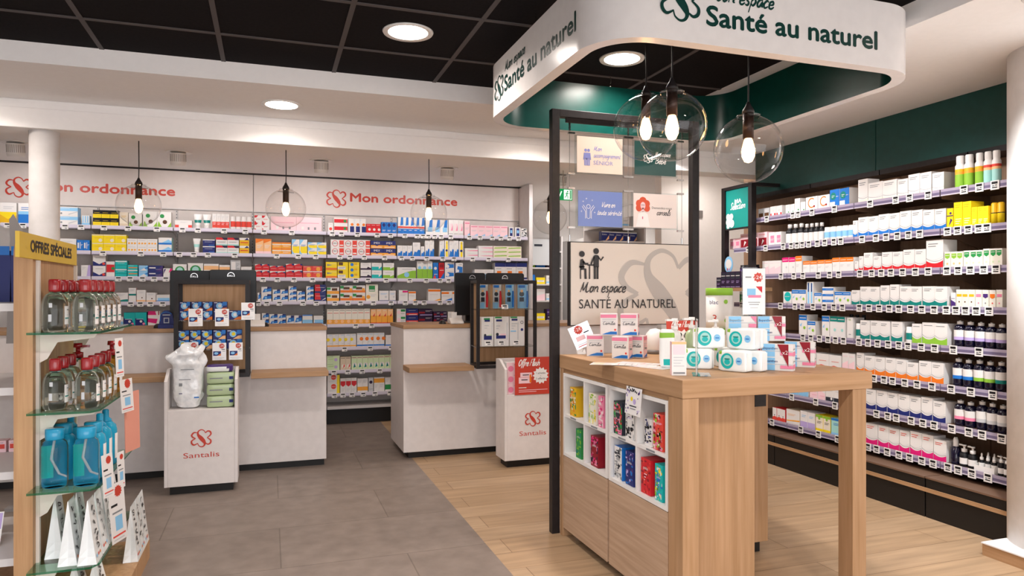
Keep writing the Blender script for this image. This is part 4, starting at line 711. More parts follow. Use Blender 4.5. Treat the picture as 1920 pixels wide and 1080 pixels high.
fill(B, 4, [(217, 231, 19, 1, 1, 'bluestripe'), (232, 275, 27, 2, 1, 'teallady'), (277, 300, 29, 1, 1, 'pinkoval'), (491, 504, 22, 1, 2, 'strep'), (505, 536, 20, 2, 2, 'strep', 'darker white box with blue swoosh'), (537, 566, 17, 2, 1, 'strep', 'single layer box with blue swoosh'), (567, 586, 18, 1, 1, 'lightblue'), (588, 606, 16, 1, 1, 'bluestripe', 'last white box with blue bands'),
 (613, 694, 28, 7, 1, 'creamor'), (695, 737, 27, 4, 1, 'orangebird'), (744, 761, 27, 1, 2, 'motif'), (762, 784, 27, 1, 2, 'navyred'), (785, 811, 26, 1, 2, 'violetred'), (813, 838, 21, 2, 2, 'violetred', 'small dark violet box'), (840, 866, 20, 2, 1, 'white')])
tags(B, 4, [667, 697])
fill(B, 5, [(613, 668, 24, 5, 1, 'sunor'), (669, 721, 25, 5, 1, 'sunbl'), (723, 741, 20, 1, 1, 'plainteal')]); tags(B, 5, [646, 694, 733])
fill(B, 6, [(613, 637, 27, 1, 2, 'greenleaf'), (638, 658, 24, 2, 1, 'beige'), (659, 741, 25, 8, 1, 'beigeteal')]); tags(B, 6, [626, 652, 679, 712])
fill(B, 7, [(614, 637, 34, 1, 2, 'cremered'), (638, 669, 27, 3, 1, 'redbadge'), (670, 690, 25, 2, 1, 'orangebelt'), (691, 700, 26, 1, 1, 'plumdisc'), (701, 721, 26, 2, 1, 'yelbelt'), (722, 741, 25, 2, 1, 'greenbelt')]); tags(B, 7, [627, 643, 660, 681, 703, 731])
R = 'side'
fill(R, 0, [(1422, 1442, 17, 2, 1, 'clear'), (1444, 1466, 18, 2, 1, 'whred'), (1473, 1489, 17, 2, 1, 'leaf'), (1490, 1500, 26, 1, 1, 'leaf', 'tall white box with green foot'), (1501, 1510, 18, 1, 1, 'leaf', 'short white box with leaf mark'), (1511, 1555, 25, 2, 1, 'letterc'), (1556, 1592, 32, 2, 1, 'blueplus'), (1609, 1627, 43, 1, 1, 'wgold', 'tall white box with gold waves'), (1628, 1681, 34, 2, 1, 'wgold', 'wide white box with gold waves'), (1683, 1702, 32, 1, 1, 'wgold', 'small white box with gold waves'), (1703, 1746, 38, 2, 1, 'wgold', 'large white box with gold waves'), (1748, 1770, 34, 1, 1, 'wgold', 'last white box with gold waves'),
 (1786, 1820, 60, 2, 1, '@spray G j Y', 'white spray can with green label'), (1824, 1839, 60, 1, 1, '@spray G j Y', 'third spray can with green label'), (1840, 1871, 60, 2, 1, '@spray h A d', 'white spray can with mint label')])
tags(R, 0, [1438, 1473, 1487, 1497, 1523, 1565, 1601, 1632, 1680, 1706, 1741, 1808, 1837, 1866])
fill(R, 1, [(1368, 1387, 19, 2, 1, 'palepink'), (1388, 1420, 26, 2, 1, 'pinkred'), (1421, 1438, 26, 1, 1, 'pinkred', 'wide crimson box'), (1441, 1464, 24, 2, 1, 'pinkwhite'), (1470, 1503, 36, 3, 1, '@dark k w w', 'dark syrup bottle with white label'), (1504, 1541, 34, 4, 1, '@dark k w w', 'smaller dark bottle with white label'), (1542, 1598, 24, 5, 1, '@jar w B w', 'white pill jar with pale blue print'), (1599, 1608, 31, 1, 1, 'wblue', 'narrow white box with blue foot'), (1609, 1646, 36, 2, 1, 'wblue', 'short white box with blue foot'), (1647, 1686, 38, 2, 1, 'wblue'), (1687, 1729, 40, 2, 1, 'wblue', 'tall white box with blue foot'), (1730, 1773, 38, 2, 1, 'wblue', 'last white box with blue foot'), (1775, 1787, 37, 1, 1, 'yelpurple'), (1788, 1820, 47, 2, 1, 'yelplain', 'tall yellow box'), (1821, 1853, 35, 3, 1, 'yelplain', 'small yellow box'), (1855, 1879, 40, 2, 1, '@stick y Y', 'yellow spray stick')])
tags(R, 1, [1403, 1436, 1469, 1484, 1495, 1505, 1517, 1533, 1547, 1564, 1577, 1596, 1617, 1643, 1662, 1683, 1704, 1725, 1757, 1777, 1796, 1816, 1836, 1851])
fill(R, 2, [(1384, 1415, 19, 3, 1, '@jar q v k', 'dark purple jar'), (1429, 1464, 25, 3, 1, 'pinkgloss'), (1466, 1490, 30, 2, 1, 'pinktop'), (1491, 1503, 32, 1, 1, 'ortop', 'tall white box with orange top'), (1505, 1531, 22, 2, 1, 'ortop', 'wide white box with orange top'), (1532, 1559, 23, 2, 1, 'ortop'), (1560, 1600, 26, 3, 1, 'ortop', 'taller white box with orange top'), (1602, 1609, 18, 1, 1, 'wred', 'tiny white box with red foot'), (1610, 1618, 27, 1, 1, 'wred', 'narrow white box with red foot'), (1619, 1636, 33, 1, 1, 'wred', 'first tall white box with red foot'), (1637, 1652, 26, 1, 1, 'wred', 'low white box with red foot'), (1653, 1692, 33, 2, 1, 'wred'), (1693, 1735, 36, 2, 1, 'wred', 'taller white box with red foot'), (1736, 1768, 52, 1, 1, 'wred', 'largest white box with red foot'), (1770, 1805, 29, 3, 1, 'shieldl'), (1806, 1842, 30, 3, 1, 'shieldg'), (1843, 1879, 32, 3, 1, 'shieldg', 'end slim box with green shield')])
tags(R, 2, [1465, 1477, 1489, 1506, 1535, 1556, 1573, 1598, 1613, 1635, 1653, 1671, 1693, 1717, 1741, 1776, 1797, 1820, 1845, 1868])
fill(R, 3, [(1386, 1400, 22, 1, 1, 'greenbio'), (1468, 1483, 22, 1, 1, 'tealdisc'), (1484, 1511, 26, 2, 1, 'bluetop'), (1512, 1525, 41, 2, 1, 'stripetall'), (1526, 1540, 21, 1, 1, 'bluetop', 'low white box with royal blue top'), (1541, 1562, 32, 1, 3, 'flatblue'), (1564, 1595, 24, 2, 1, 'bluetop', 'end white box with royal blue top'), (1596, 1611, 27, 1, 1, 'wteal', 'short white box with teal foot'), (1612, 1649, 34, 2, 1, 'wteal'), (1650, 1667, 37, 1, 1, 'wteal', 'taller white box with teal foot'), (1668, 1685, 39, 1, 1, 'wteal', 'tallest white box with teal foot'), (1686, 1728, 36, 2, 1, 'wteal', 'wider white box with teal foot'), (1729, 1776, 37, 2, 1, 'wteal', 'last white box with teal foot'), (1782, 1791, 26, 1, 1, 'lavslim'), (1792, 1827, 32, 3, 1, 'aroma'), (1828, 1840, 32, 1, 1, 'aromap'), (1841, 1853, 32, 1, 1, 'aromav'), (1854, 1866, 32, 1, 1, 'aromao'), (1867, 1879, 33, 1, 1, 'aromap', 'end slim cream box with pink label')])
tags(R, 3, [1391, 1464, 1478, 1491, 1505, 1525, 1546, 1564, 1580, 1596, 1612, 1630, 1649, 1668, 1686, 1708, 1729, 1752, 1775, 1793, 1811, 1831, 1855])
fill(R, 4, [(1497, 1512, 37, 1, 1, 'bluetop'), (1513, 1528, 26, 1, 1, 'bluetop', 'low white box with royal blue top'), (1540, 1554, 38, 1, 1, 'bluetop', 'third white box with royal blue top'), (1555, 1584, 38, 2, 1, 'tealtop'), (1587, 1598, 38, 1, 1, 'whiteslim'), (1602, 1611, 28, 1, 1, '@jar w t w', 'white jar with teal belt, first'), (1612, 1630, 35, 1, 1, 'wteal'), (1631, 1668, 36, 2, 1, 'wteal', 'middle white box with teal foot'), (1670, 1691, 37, 1, 1, 'wteal', 'fourth white box with teal foot'), (1695, 1708, 29, 1, 1, '@jar w t w', 'white jar with teal belt, last'), (1709, 1727, 36, 1, 1, 'wlime', 'short white box with lime foot'), (1728, 1776, 40, 2, 1, 'wlime'), (1783, 1882, 48, 5, 1, '@navy navy_glass w w V', 'navy bottle with white label')])
tags(R, 4, [1506, 1521, 1537, 1553, 1567, 1582, 1597, 1611, 1628, 1646, 1666, 1686, 1703, 1728, 1753, 1788, 1836])
fill(R, 5, [(1520, 1530, 26, 1, 1, 'redwave', 'narrow white box with red wave'), (1531, 1577, 26, 2, 1, 'redwave'), (1579, 1602, 33, 2, 1, 'pinkgloss'), (1606, 1620, 37, 1, 1, 'worange', 'tall white box with orange foot'), (1621, 1659, 34, 2, 1, 'worange'), (1660, 1699, 35, 2, 1, 'worange', 'middle white box with orange foot'), (1700, 1721, 32, 1, 1, 'worange', 'low white box with orange foot'), (1723, 1769, 38, 2, 1, 'worange', 'large white box with orange foot'), (1781, 1819, 52, 2, 1, '@navy navy_glass w w b', 'navy bottle with blue banded label'), (1820, 1860, 54, 2, 1, '@navy navy_glass w w G', 'navy bottle with green banded label'), (1861, 1881, 56, 1, 1, '@navy navy_glass w w t', 'navy bottle with teal banded label')])
tags(R, 5, [1639, 1658, 1674, 1697, 1720, 1748, 1784, 1821, 1862])
fill(R, 6, [(1479, 1515, 20, 2, 1, 'lightblue'), (1518, 1547, 22, 2, 1, 'rosewave'), (1548, 1577, 24, 2, 1, 'blackfoot'), (1623, 1642, 36, 1, 1, 'wnavy', 'first white box with navy foot'), (1643, 1683, 37, 2, 1, 'wnavy'), (1684, 1726, 38, 2, 1, 'wnavy', 'middle white box with navy foot'), (1727, 1748, 41, 1, 1, 'wnavy', 'tall white box with navy foot'), (1749, 1773, 38, 1, 1, 'wnavy', 'last white box with navy foot'), (1784, 1823, 48, 2, 1, '@navy navy_glass w w p', 'navy bottle with pink banded label'), (1825, 1884, 54, 3, 1, '@navy navy_glass w w S', 'navy bottle with plain label')])
tags(R, 6, [1485, 1530, 1566, 1644, 1665, 1681, 1709, 1731, 1752, 1785, 1817, 1842, 1879])
fill(R, 7, [(1448, 1472, 22, 3, 1, 'orred'), (1474, 1499, 26, 1, 1, 'whitegold'), (1500, 1527, 29, 2, 1, 'lavender'), (1529, 1556, 29, 2, 1, 'yelgreen'), (1558, 1580, 30, 1, 1, 'bluecap'), (1622, 1645, 37, 1, 1, 'wpink', 'first white box with pink foot'), (1646, 1685, 38, 2, 1, 'wpink'), (1686, 1705, 39, 1, 1, 'wpink', 'fourth white box with pink foot'), (1706, 1749, 42, 2, 1, 'wpink', 'tall white box with pink foot'), (1750, 1774, 38, 1, 1, 'wpink', 'last white box with pink foot'), (1778, 1794, 50, 1, 1, '@nspray navy_glass k w', 'slim navy spray bottle with white nozzle'), (1795, 1810, 40, 1, 1, '@pump k w w', 'small black pump bottle, farther one'), (1811, 1826, 40, 1, 1, '@pump k w w', 'small black pump bottle, nearer one'), (1868, 1890, 36, 2, 1, '@pump k w w', 'black bottle by the pillar')])
tags(R, 7, [1448, 1478, 1502, 1535, 1571, 1628, 1644, 1664, 1686, 1706, 1729, 1750, 1778, 1797, 1823, 1853])
x_, y0_, _ = onX(1828, 550, XL+.012); _, y1_, _ = onX(1866, 550, XL+.012)
t = thing('counter_tray', 'white cardboard tray of dropper bottles on the lowest side shelf', 'tray', (XL+.05, (y0_+y1_)/2, ZS[7]))
MB().box(XL+.005, XL+.15, y1_, y0_, ZS[7]+.001, ZS[7]+.003, 'w').box(XL+.005, XL+.008, y1_, y0_, ZS[7]+.003, ZS[7]+.032, 'w').box(XL+.147, XL+.15, y1_, y0_, ZS[7]+.003, ZS[7]+.06, 'w').box(XL+.008, XL+.147, y1_, y1_+.002, ZS[7]+.003, ZS[7]+.04, 'w').box(XL+.008, XL+.147, y0_-.002, y0_, ZS[7]+.003, ZS[7]+.04, 'w').build('tray', t)
for j in range(3):
    for q in range(2):
        good(vessel(.03, .095, '@dropper k w w'), 'dropper_bottle', 'small black dropper bottle in the white tray, %s of its %s row' % (ORD[j], ['front', 'back'][q]), 'bottle', 'dropper bottles in the tray', (XL+.02+.05*q, y1_+.022+.036*j, ZS[7]+.0035), -math.pi/2)
for j, (xx, hh) in enumerate(((1592, 42), (1603, 42), (1615, 42))):
    X, Y, _ = onX(xx, 550, XL+.14); good(vessel(.045, hh*dist(X, Y)/F, '@dark i g k'), 'syrup_bottle', 'dark green bottle standing behind the jar, %s of three' % ORD[j], 'bottle', 'dark green bottles behind the jar', (XL+.14, Y, ZS[4]+.0006), -math.pi/2)
# ================================================================== displays on and before the counters
def burst(b, pl, x, y, r, m, k=1, n=13):
    b.mark(pl, [(x+r*(1 if i % 2 else .78)*math.cos(6.283*i/(2*n)), y+r*(1 if i % 2 else .78)*math.sin(6.283*i/(2*n))) for i in range(2*n)], m, k)
def card(name, o, r, u, w, h, label, cat='price card', group=None, kind='price', t=.0015, base='paper'):
    r, u = Vector(r).normalized(), Vector(u).normalized(); nn = r.cross(u); o = Vector(o); b = MB()
    b.obox(o, r, u, -nn, w, h, t, base); pl = Plane(o, r, u, .0004)
    if kind == 'price':
        burst(b, pl, w*.68, h*.82, w*.22, 'ink_red', 1); b.text(pl, '-2€', w*.53, h*.775, 'ink_white', w=w*.3, k=2)
        b.rect(pl, w*.66, h*.6, w*.9, h*.64, 'k'); b.rect(pl, w*.72, h*.5, w*.92, h*.53, 's'); b.rect(pl, w*.06, h*.26, w*.62, h*.52, 'n'); b.disc(pl, w*.28, h*.4, w*.15, 'B', 2, 14, w*.1); b.mark(pl, [(w*.35, h*.26), (w*.62, h*.26), (w*.62, h*.4)], 'a', 3)
        b.rect(pl, w*.1, h*.13, w*.85, h*.15, 'S'); b.rect(pl, w*.2, h*.07, w*.7, h*.09, 'S')
    elif kind == 'strip':
        burst(b, pl, w*.6, h*.86, w*.26, 'ink_red'); b.rect(pl, w*.1, h*.62, w*.5, h*.66, 'k'); b.rect(pl, w*.15, h*.5, w*.8, h*.53, 's'); b.rect(pl, w*.3, h*.2, w*.75, h*.45, 'B'); b.rect(pl, w*.08, h*.1, w*.9, h*.13, 'd'); b.rect(pl, w*.12, h*.04, w*.8, h*.06, 'S')
    ob = b.build(name, origin=o); return tag(ob, label, cat, group)
X3, Z3 = (1, 0, 0), (0, 0, 1)
def rack(x0, x1, y0, y1, z0, z1, label, shelves, off=0, bw=.024):
    t = thing('display_rack', label, 'display rack', ((x0+x1)/2, (y0+y1)/2, z0), 'black framed racks on the counters'); f = MB()
    for y, xo in ((y0, 0), (y1, off)):
        a, c_ = x0+xo, x1+xo
        f = MB().box(a, a+bw, y, y+.02, z0, z1, 'black_metal').box(c_-bw, c_, y, y+.02, z0, z1, 'black_metal').box(a+bw, c_-bw, y, y+.02, z1-bw, z1, 'black_metal').box(a+bw, c_-bw, y, y+.02, z0, z0+bw, 'black_metal'); f.build('frame', t)
    for a in (x0, x1-bw):
        for z in (z0, z1-bw): MB().prism([(a, y0+.02), (a+bw, y0+.02), (a+bw+off, y1), (a+off, y1)], z, z+bw, 2, 'black_metal').build('crossbar', t)
    MB().box(x0+bw+off, x1-bw+off, y1+.012, y1+.02, z0+bw, z1-bw, 'oak_z').build('back_panel', t)['label'] = 'oak back panel'
    for z in shelves: MB().prism([(x0+.002, y0+.021), (x1-.002, y0+.021), (x1-.002+off, y1-.001), (x0+.002+off, y1-.001)], z-.008, z, 2, 'acrylic').build('glass_shelf', t)
    return t
rack(-.61, -.133, 5.20, 5.45, .722, 1.392, 'black framed rack of navy boxes mounted before the twin monitors', [1.118, .918], bw=.028)
rack(1.495, 1.985, 5.172, 5.45, .722, 1.402, 'black framed rack of toothbrush packs above the red flash sign', [1.178, .888], off=.03)
SEN = 'n;p a .35 0 1 0 1 .35 .7 .3;c .45 .55 .36 B;c .48 .55 .2 w;r .05 .86 .3 .94 w;p b .6 .5 1 .6 1 1 .7 1'
SEN2 = 'n;p A .4 0 1 0 1 .4 .75 .35;c .42 .55 .36 B;c .45 .55 .2 y;r .05 .86 .3 .94 w;p b .6 .5 1 .6 1 1 .7 1'
g = 'navy boxes with orange corner in the rack'; HB = .061
for j, (xa, xb) in enumerate([(-.582, -.517), (-.509, -.445), (-.44, -.376), (-.37, -.283)]):
    for L in range(2):
        if j == 1 and L == 0: continue
        good(carton(xb-xa, HB, .11, SEN), 'device_box', 'navy box with orange corner, %s column of four, %s layer, rack top shelf' % (ORD[j], ['lower', 'upper'][L]), 'box', g, ((xa+xb)/2, 5.28, 1.1185+L*(HB+.0006)), 0)
good(carton(.084, HB, .11, SEN), 'device_box', 'navy box with orange corner standing apart at end of rack top shelf', 'box', g, (-.227, 5.26, 1.1185), 0)
for j, (xa, xb) in enumerate([(-.594, -.524), (-.519, -.451), (-.446, -.378), (-.372, -.291), (-.284, -.186)]):
    for L in range(2):
        good(carton(xb-xa, .063, .11, SEN2), 'device_box', 'navy box with pale corner, %s of five, %s layer, rack lower shelf' % (ORD[j], ['lower', 'upper'][L]), 'box', 'navy boxes with pale corner in the rack', ((xa+xb)/2, 5.28, .9185+L*.0636), 0)
WH = ['first, upper shelf', 'middle, upper shelf', 'on frame edge', 'first, lower shelf', 'second, lower shelf', 'last, lower shelf']
for k, (x, z) in enumerate([(-.518, 1.078), (-.353, 1.076), (-.186, 1.118), (-.545, .853), (-.37, .844), (-.265, .844)]):
    card('price_card', (x, 5.188, z), X3, Z3, .088, .118, 'small white card with red burst on navy box rack, '+WH[k], group='price cards on the navy box rack')
def monitor(x0, x1, y, z0, z1, label, logo):
    t = thing('monitor', label, 'monitor', ((x0+x1)/2, y, 1.05), 'black monitors seen from behind'); r = .018
    pts = [(x0, z0), (x1, z0), (x1, z1-r), (x1-r*.3, z1-r*.3), (x1-r, z1), (x0+r, z1), (x0+r*.3, z1-r*.3), (x0, z1-r)]
    MB().prism(pts, y, y+.028, 1, 'screen_black').build('rear_cover', t, .004); MB().prism([(x0+.006, z0+.006), (x1-.006, z0+.006), (x1-.006, z1-.006), (x0+.006, z1-.006)], y+.028, y+.034, 1, 'screen_black').build('screen', t)
    pl = Plane((logo, y, z1-.045), X3, Z3, .0008); b = MB(); b.stroke(pl, [(.024*math.cos(a), .024*math.sin(a)) for a in [math.radians(-18+i*12) for i in range(19)]], .004, 'chrome', smooth=False); b.text(pl, 'DELL', 0, -.006, 'chrome', w=.034, h=.011, mid=True); b.build('logo', t)
    xm = (x0+x1)/2; MB().box(xm-.03, xm+.03, y+.036, y+.06, 1.068, (z0+z1)/2, 'screen_black').build('stand_neck', t); MB().lathe((xm, y+.07, 1.051), [(.09, 0), (.09, .008), (.03, .016)], 'screen_black', 24).build('stand_base', t)
monitor(-.706, -.38, 5.80, 1.115, 1.472, 'black monitor, its back to the shop, overlapped by its neighbour', -.54)
monitor(-.43, -.098, 5.72, 1.115, 1.478, 'black monitor, its back to the shop, overlapping its neighbour', -.278)
monitor(1.467, 1.735, 5.74, 1.115, 1.474, 'black monitor standing left of toothbrush rack, over the paper stamp'.replace('left of', 'beside'), 1.62)
monitor(1.76, 2.108, 5.80, 1.115, 1.476, 'black monitor directly behind the toothbrush rack', 1.93)

# small things on the counters
def mouse(x, y, label):
    b = MB(); v = []; N, K = 10, 8
    for i in range(K+1):
        a = math.pi/2*i/K; v += [(x+.03*math.cos(a)*math.cos(6.283*k/16), y+.05*math.cos(a)*math.sin(6.283*k/16), 1.0505+.032*math.sin(a)) for k in range(16)]
    b.add(v, [(i*16+k, i*16+(k+1) % 16, (i+1)*16+(k+1) % 16, (i+1)*16+k) for i in range(K) for k in range(16)], 'screen_black', True); b.add(v[:16], [tuple(range(16))[::-1]], 'screen_black')
    tag(b.build('computer_mouse', origin=(x, y, 1.0505)), label, 'computer mouse', 'black computer mice')
mouse(-.762, 5.62, 'black computer mouse on the counter beside the navy standing pack'); mouse(-.035, 5.64, 'black computer mouse on counter under the blue swoosh boxes'); mouse(1.335, 5.63, 'black computer mouse on the second counter beside the stamp printer')
t = thing('promo_stand', 'navy rounded counter display pack beside the black monitors', 'display pack', (-.70, 5.58, 1.05))
MB().prism([(-.748, 1.051), (-.652, 1.051), (-.652, 1.082), (-.662, 1.15), (-.685, 1.178), (-.715, 1.178), (-.738, 1.15), (-.748, 1.082)], 5.57, 5.60, 1, 'n').build('back_card', t)
MB().box(-.75, -.65, 5.53, 5.569, 1.051, 1.078, 'n').build('tray', t); pl = Plane((-.70, 5.569, 1.051), X3, Z3, .0006)
MB().rect(pl, -.018, .035, .018, .075, 'S').rect(pl, -.012, .042, .012, .068, 'n', 2).stroke(pl, [(-.04, .05), (-.035, .1), (0, .115), (.035, .1)], .005, 'b').rect(pl, -.025, .09, .025, .098, 'S').build('pack_print', t)
def printer(x, label):
    t = thing('label_printer', label, 'printer', (x, 5.60, 1.05), 'small white counter printers')
    MB().prism([(5.545, 1.051), (5.67, 1.051), (5.67, 1.092), (5.62, 1.10), (5.545, 1.068)], x-.055, x+.055, 0, 'white_plastic').build('housing', t, .006); MB().obox((x-.022, 5.66, 1.095), (1, 0, 0), (0, -.15, 1), (0, 1, 0), .044, .05, .012, 'white_plastic').build('upright', t)
printer(-.09, 'small white label printer on long counter beside the price card'); printer(1.44, 'small white label printer on second counter under the black monitor')
# toothbrush packs
for j, (xa, xb, c1) in enumerate([(1.537, 1.612, 'r'), (1.648, 1.722, 'r'), (1.752, 1.826, 'b'), (1.853, 1.945, 'b')]):
    w = xb-xa; t = thing('toothbrush_pack', ['clear pack with red toothbrush nearest the rack edge', 'second clear pack with red toothbrush in the rack', 'clear pack with blue toothbrush in the middle of the rack', 'clear pack with blue toothbrush at the far rack end'][j], 'toothbrush pack', ((xa+xb)/2, 5.23, 1.179), 'clear toothbrush packs on the rack'); z = 1.1792
    MB().box(xa, xb, 5.20, 5.265, z, z+.196, 'acrylic').build('blister', t)
    b = MB().box(xa+.002, xb-.002, 5.258, 5.263, z+.002, z+.19, 'S' if c1 == 'r' else 'B'); pl = Plane((xa, 5.258, z), X3, Z3, .0005)
    b.rect(pl, .002, .002, w*.6, .05, 'B'); b.disc(pl, w*.4, .115, w*.22, 'D', 2); b.rect(pl, w*.2, .055, w*.6, .09, 'i', 2); b.rect(pl, w*.1, .165, w*.7, .185, 'b', 2); b.disc(pl, w*.4, .14, w*.13, 'A', 3); b.build('back_card', t)
    MB().tube([(xb-.018, 5.232, z+.012), (xb-.018, 5.23, z+.09), (xb-.02, 5.228, z+.14)], .009, c1, 10, True, [.008, .010, .006]).tube([(xb-.02, 5.228, z+.14), (xb-.021, 5.228, z+.182)], .003, 'w', 8).build('toothbrush', t)
for j, (xa, xb, st) in enumerate([(1.550, 1.648, 'w;r .2 .22 .85 .36 n;p e .35 .36 .85 .36 .85 .42;r .2 .9 .7 .96 g;r .25 .84 .7 .9 n;r .85 .2 .9 .8 S;l .25 .6 .72 2 S;c .3 .38 .1 i'), (1.655, 1.775, 'w;r .12 .25 .78 .36 n;r .4 .36 .8 .42 P;r .05 .95 .5 1 g;r .12 .84 .52 .91 n;r .84 .2 .9 .8 S;l .12 .4 .7 2 S;c .2 .4 .1 i'), (1.782, 1.905, 'w;r .05 .95 .5 1 g;r .12 .86 .52 .93 n;c .82 .8 .1 i;c .82 .8 .07 w;c .82 .55 .09 n;r .52 .2 .58 .8 S;r .05 .48 .42 .52 B;l .12 .5 .78 3 S')]):
    good(carton(xb-xa, .228, .07, st), 'toothbrush_box', 'tall white toothbrush box on lower rack shelf, '+['with navy band and pale green', 'with navy band and pink', 'with navy dot and ring'][j], 'toothbrush box', 'tall white toothbrush boxes', ((xa+xb)/2, 5.235, .8886), 0)
def clip_tag(x, y, z, label, rz=0):
    b = MB(); pl = Plane((x, y, z), X3, (0, .35, 1), .0006); b.obox((x-.026, y, z), X3, (0, .33, .94), (0, 1, -.3), .052, .034, .006, 'white_plastic'); b.rect(Plane((x-.026, y, z), X3, (0, .33, .94), .0008), .008, .018, .044, .029, 'k'); b.rect(Plane((x-.026, y, z), X3, (0, .33, .94), .0008), .02, .004, .044, .013, 's')
    tag(b.build('price_tag', origin=(x, y, z)), label, 'price tag', 'small price tags in the toothbrush rack')
clip_tag(1.722, 5.172, 1.18, 'white price tag clipped beneath the middle clear toothbrush packs')
for j, x in enumerate((1.587, 1.694, 1.815)): clip_tag(x, 5.172, .90, 'white price tag under the tall toothbrush boxes, '+['navy and green one', 'navy and pink one', 'dotted one'][j])
# ------------------------------------------------------------------ soft packs
def puff(w, h, d, fn, p=.42, wob=.0, seed=0, nu=30, nv=22):      # a filled film pack; fn(u, v, front) names the ink
    v = []; f = []; m = []
    for j in range(nv+1):
        b_ = -math.pi/2+math.pi*j/nv
        for i in range(nu):
            a = 2*math.pi*i/nu; se = lambda t, e: math.copysign(abs(t)**e, t)
            x, y, z = se(math.cos(b_), p)*se(math.cos(a), p), se(math.cos(b_), p)*se(math.sin(a), p*1.6), se(math.sin(b_), p)
            q = Vector((x*w/2, y*d/2, z*h/2+h/2)); q += q.normalized()*wob*(noise.noise(q*22+Vector((seed, 0, 0)))+.5*noise.noise(q*60+Vector((seed, 3, 0))))
            v.append(q)
    for j in range(nv):
        for i in range(nu):
            f.append((j*nu+i, j*nu+(i+1) % nu, (j+1)*nu+(i+1) % nu, (j+1)*nu+i)); c = sum((v[k] for k in f[-1]), Vector())/4; m.append(fn(c.x/w+.5, c.z/h, c.y < -d*.2))
    b = MB(); zmin = min(q.z for q in v); b.add([(q.x, q.y, q.z-zmin) for q in v], f, m, True); return b
def place(b, name, label, cat, loc, rz=0, group=None):
    o = b.build(name); o.location = loc; o.rotation_euler = (0, 0, rz); return tag(o, label, cat, group)
noisy('film', 'e6e9ec', 'f6f7f8', (40, 40, 40), rough=.18, bump=.9, spec=.7)
b = puff(.185, .40, .115, lambda u, v, fr: 'film' if not (fr and (.1 < u < .4 and .2 < v < .42)) else 'wipe_white', p=.55, wob=.017, seed=2, nu=56, nv=48)
t = thing('diaper_bag', 'crinkled clear plastic bag of white pads heaped in the first bin', 'plastic bag', (-.508, 5.085, .546)); up = lambda z: min(max((z-.262)/.06, 0), 1)
b.v = [(p[0]*(1+.24*up(p[2]))+up(p[2])*.05*noise.noise(Vector((p[2]*16, p[1]*14, 5))), p[1]*(1+.2*up(p[2]))+up(p[2])*.03*noise.noise(Vector((p[0]*18, p[2]*20, 1))), p[2]+up(p[2])*(.035*noise.noise(Vector((p[0]*17, p[1]*25, 2)))+.012*noise.noise(Vector((p[0]*60, p[1]*60, 8))))) for p in b.v]; b.v = [(p[0]-.508, p[1]+5.085, p[2]+.546) for p in b.v]; o = b.build('film_bag', t); pl = Plane((-.508, 5.022, .546), X3, Z3, .003)
MB().rect(pl, -.05, .19, .02, .195, 's').rect(pl, -.04, .255, .04, .26, 's').rect(pl, .04, .07, .07, .078, 'b').rect(pl, -.05, .1, -.03, .105, 'n').rect(pl, -.05, .15, -.03, .17, 's').build('print', t)
for L in range(3):
    b = puff(.172, .076, .13, lambda u, v, fr: 'green_film', p=.25, wob=.002, seed=L); b.rect(Plane((-.086, -.0655, 0), X3, Z3), .02, .035, .1, .042, 's'); b.rect(Plane((-.086, -.0655, 0), X3, Z3), .14, .03, .165, .05, 'n')
    place(b, 'wipes_pack', 'pale green soft pack in first bin, %s of the pile' % ['bottom', 'middle', 'top'][L], 'soft pack', (-.309, 5.085, .5475+L*.0768), 0, 'pale green packs in the bin')
place(puff(.165, .045, .13, lambda u, v, fr: 'v' if (u > .8 or v > .75) else 'wipe_white', p=.3, wob=.004, seed=9), 'wipes_pack', 'violet and white soft pack lying on top of the green packs', 'soft pack', (-.315, 5.09, .7795), .03)
PHY = 'P w;r 0 .0 1 .55 P;c .2 .4 .28 p;l .35 .8 .8 1 i;r .75 .1 .95 .9 w'
for j in range(1):
    for L in range(3):
        good(carton(.165, .078, .075, PHY), 'lotion_box', 'pale pink box stacked behind the red sign in second bin, %s of three' % ['lowest', 'middle', 'top'][L], 'box', 'pale pink boxes in the bin', (1.755 if j == 0 else 1.76, 4.985+j*.085, .547+L*.0785), 0)
t = thing('offer_sign', 'red flash offer sign with white burst on the second bin', 'sign', (1.87, 4.945, .54)); MB().box(1.724, 2.014, 4.9445, 4.9475, .542, .822, 'ink_red').build('board', t); pl = Plane((1.724, 4.9445, .542), X3, Z3, .0006); b = MB(); burst(b, pl, .205, .14, .065, 'ink_white'); b.build('burst', t)
MB().script(pl, 'Offre Flash', .025, .215, 'ink_white', .17, .026, .0055).build('handwriting', t); MB().text(pl, '1 achetée', .205, .152, 'k', w=.075, mid=True, k=2).text(pl, '+', .205, .133, 'k', h=.01, mid=True, k=2).text(pl, '1 offerte', .205, .11, 'k', w=.075, mid=True, k=2).rect(pl, .03, .05, .09, .056, 'w').rect(pl, .03, .033, .26, .037, 'P').rect(pl, .03, .02, .17, .024, 'P').build('small_print', t)
b = MB().rect(pl, .03, .085, .125, .13, 'P').rect(pl, .042, .132, .135, .165, 'P').rect(pl, .05, .108, .1, .115, 'i', 2).rect(pl, .06, .145, .11, .151, 'i', 2).rect(pl, .115, .09, .13, .15, 'a', 2); b.build('pictured_boxes', t)
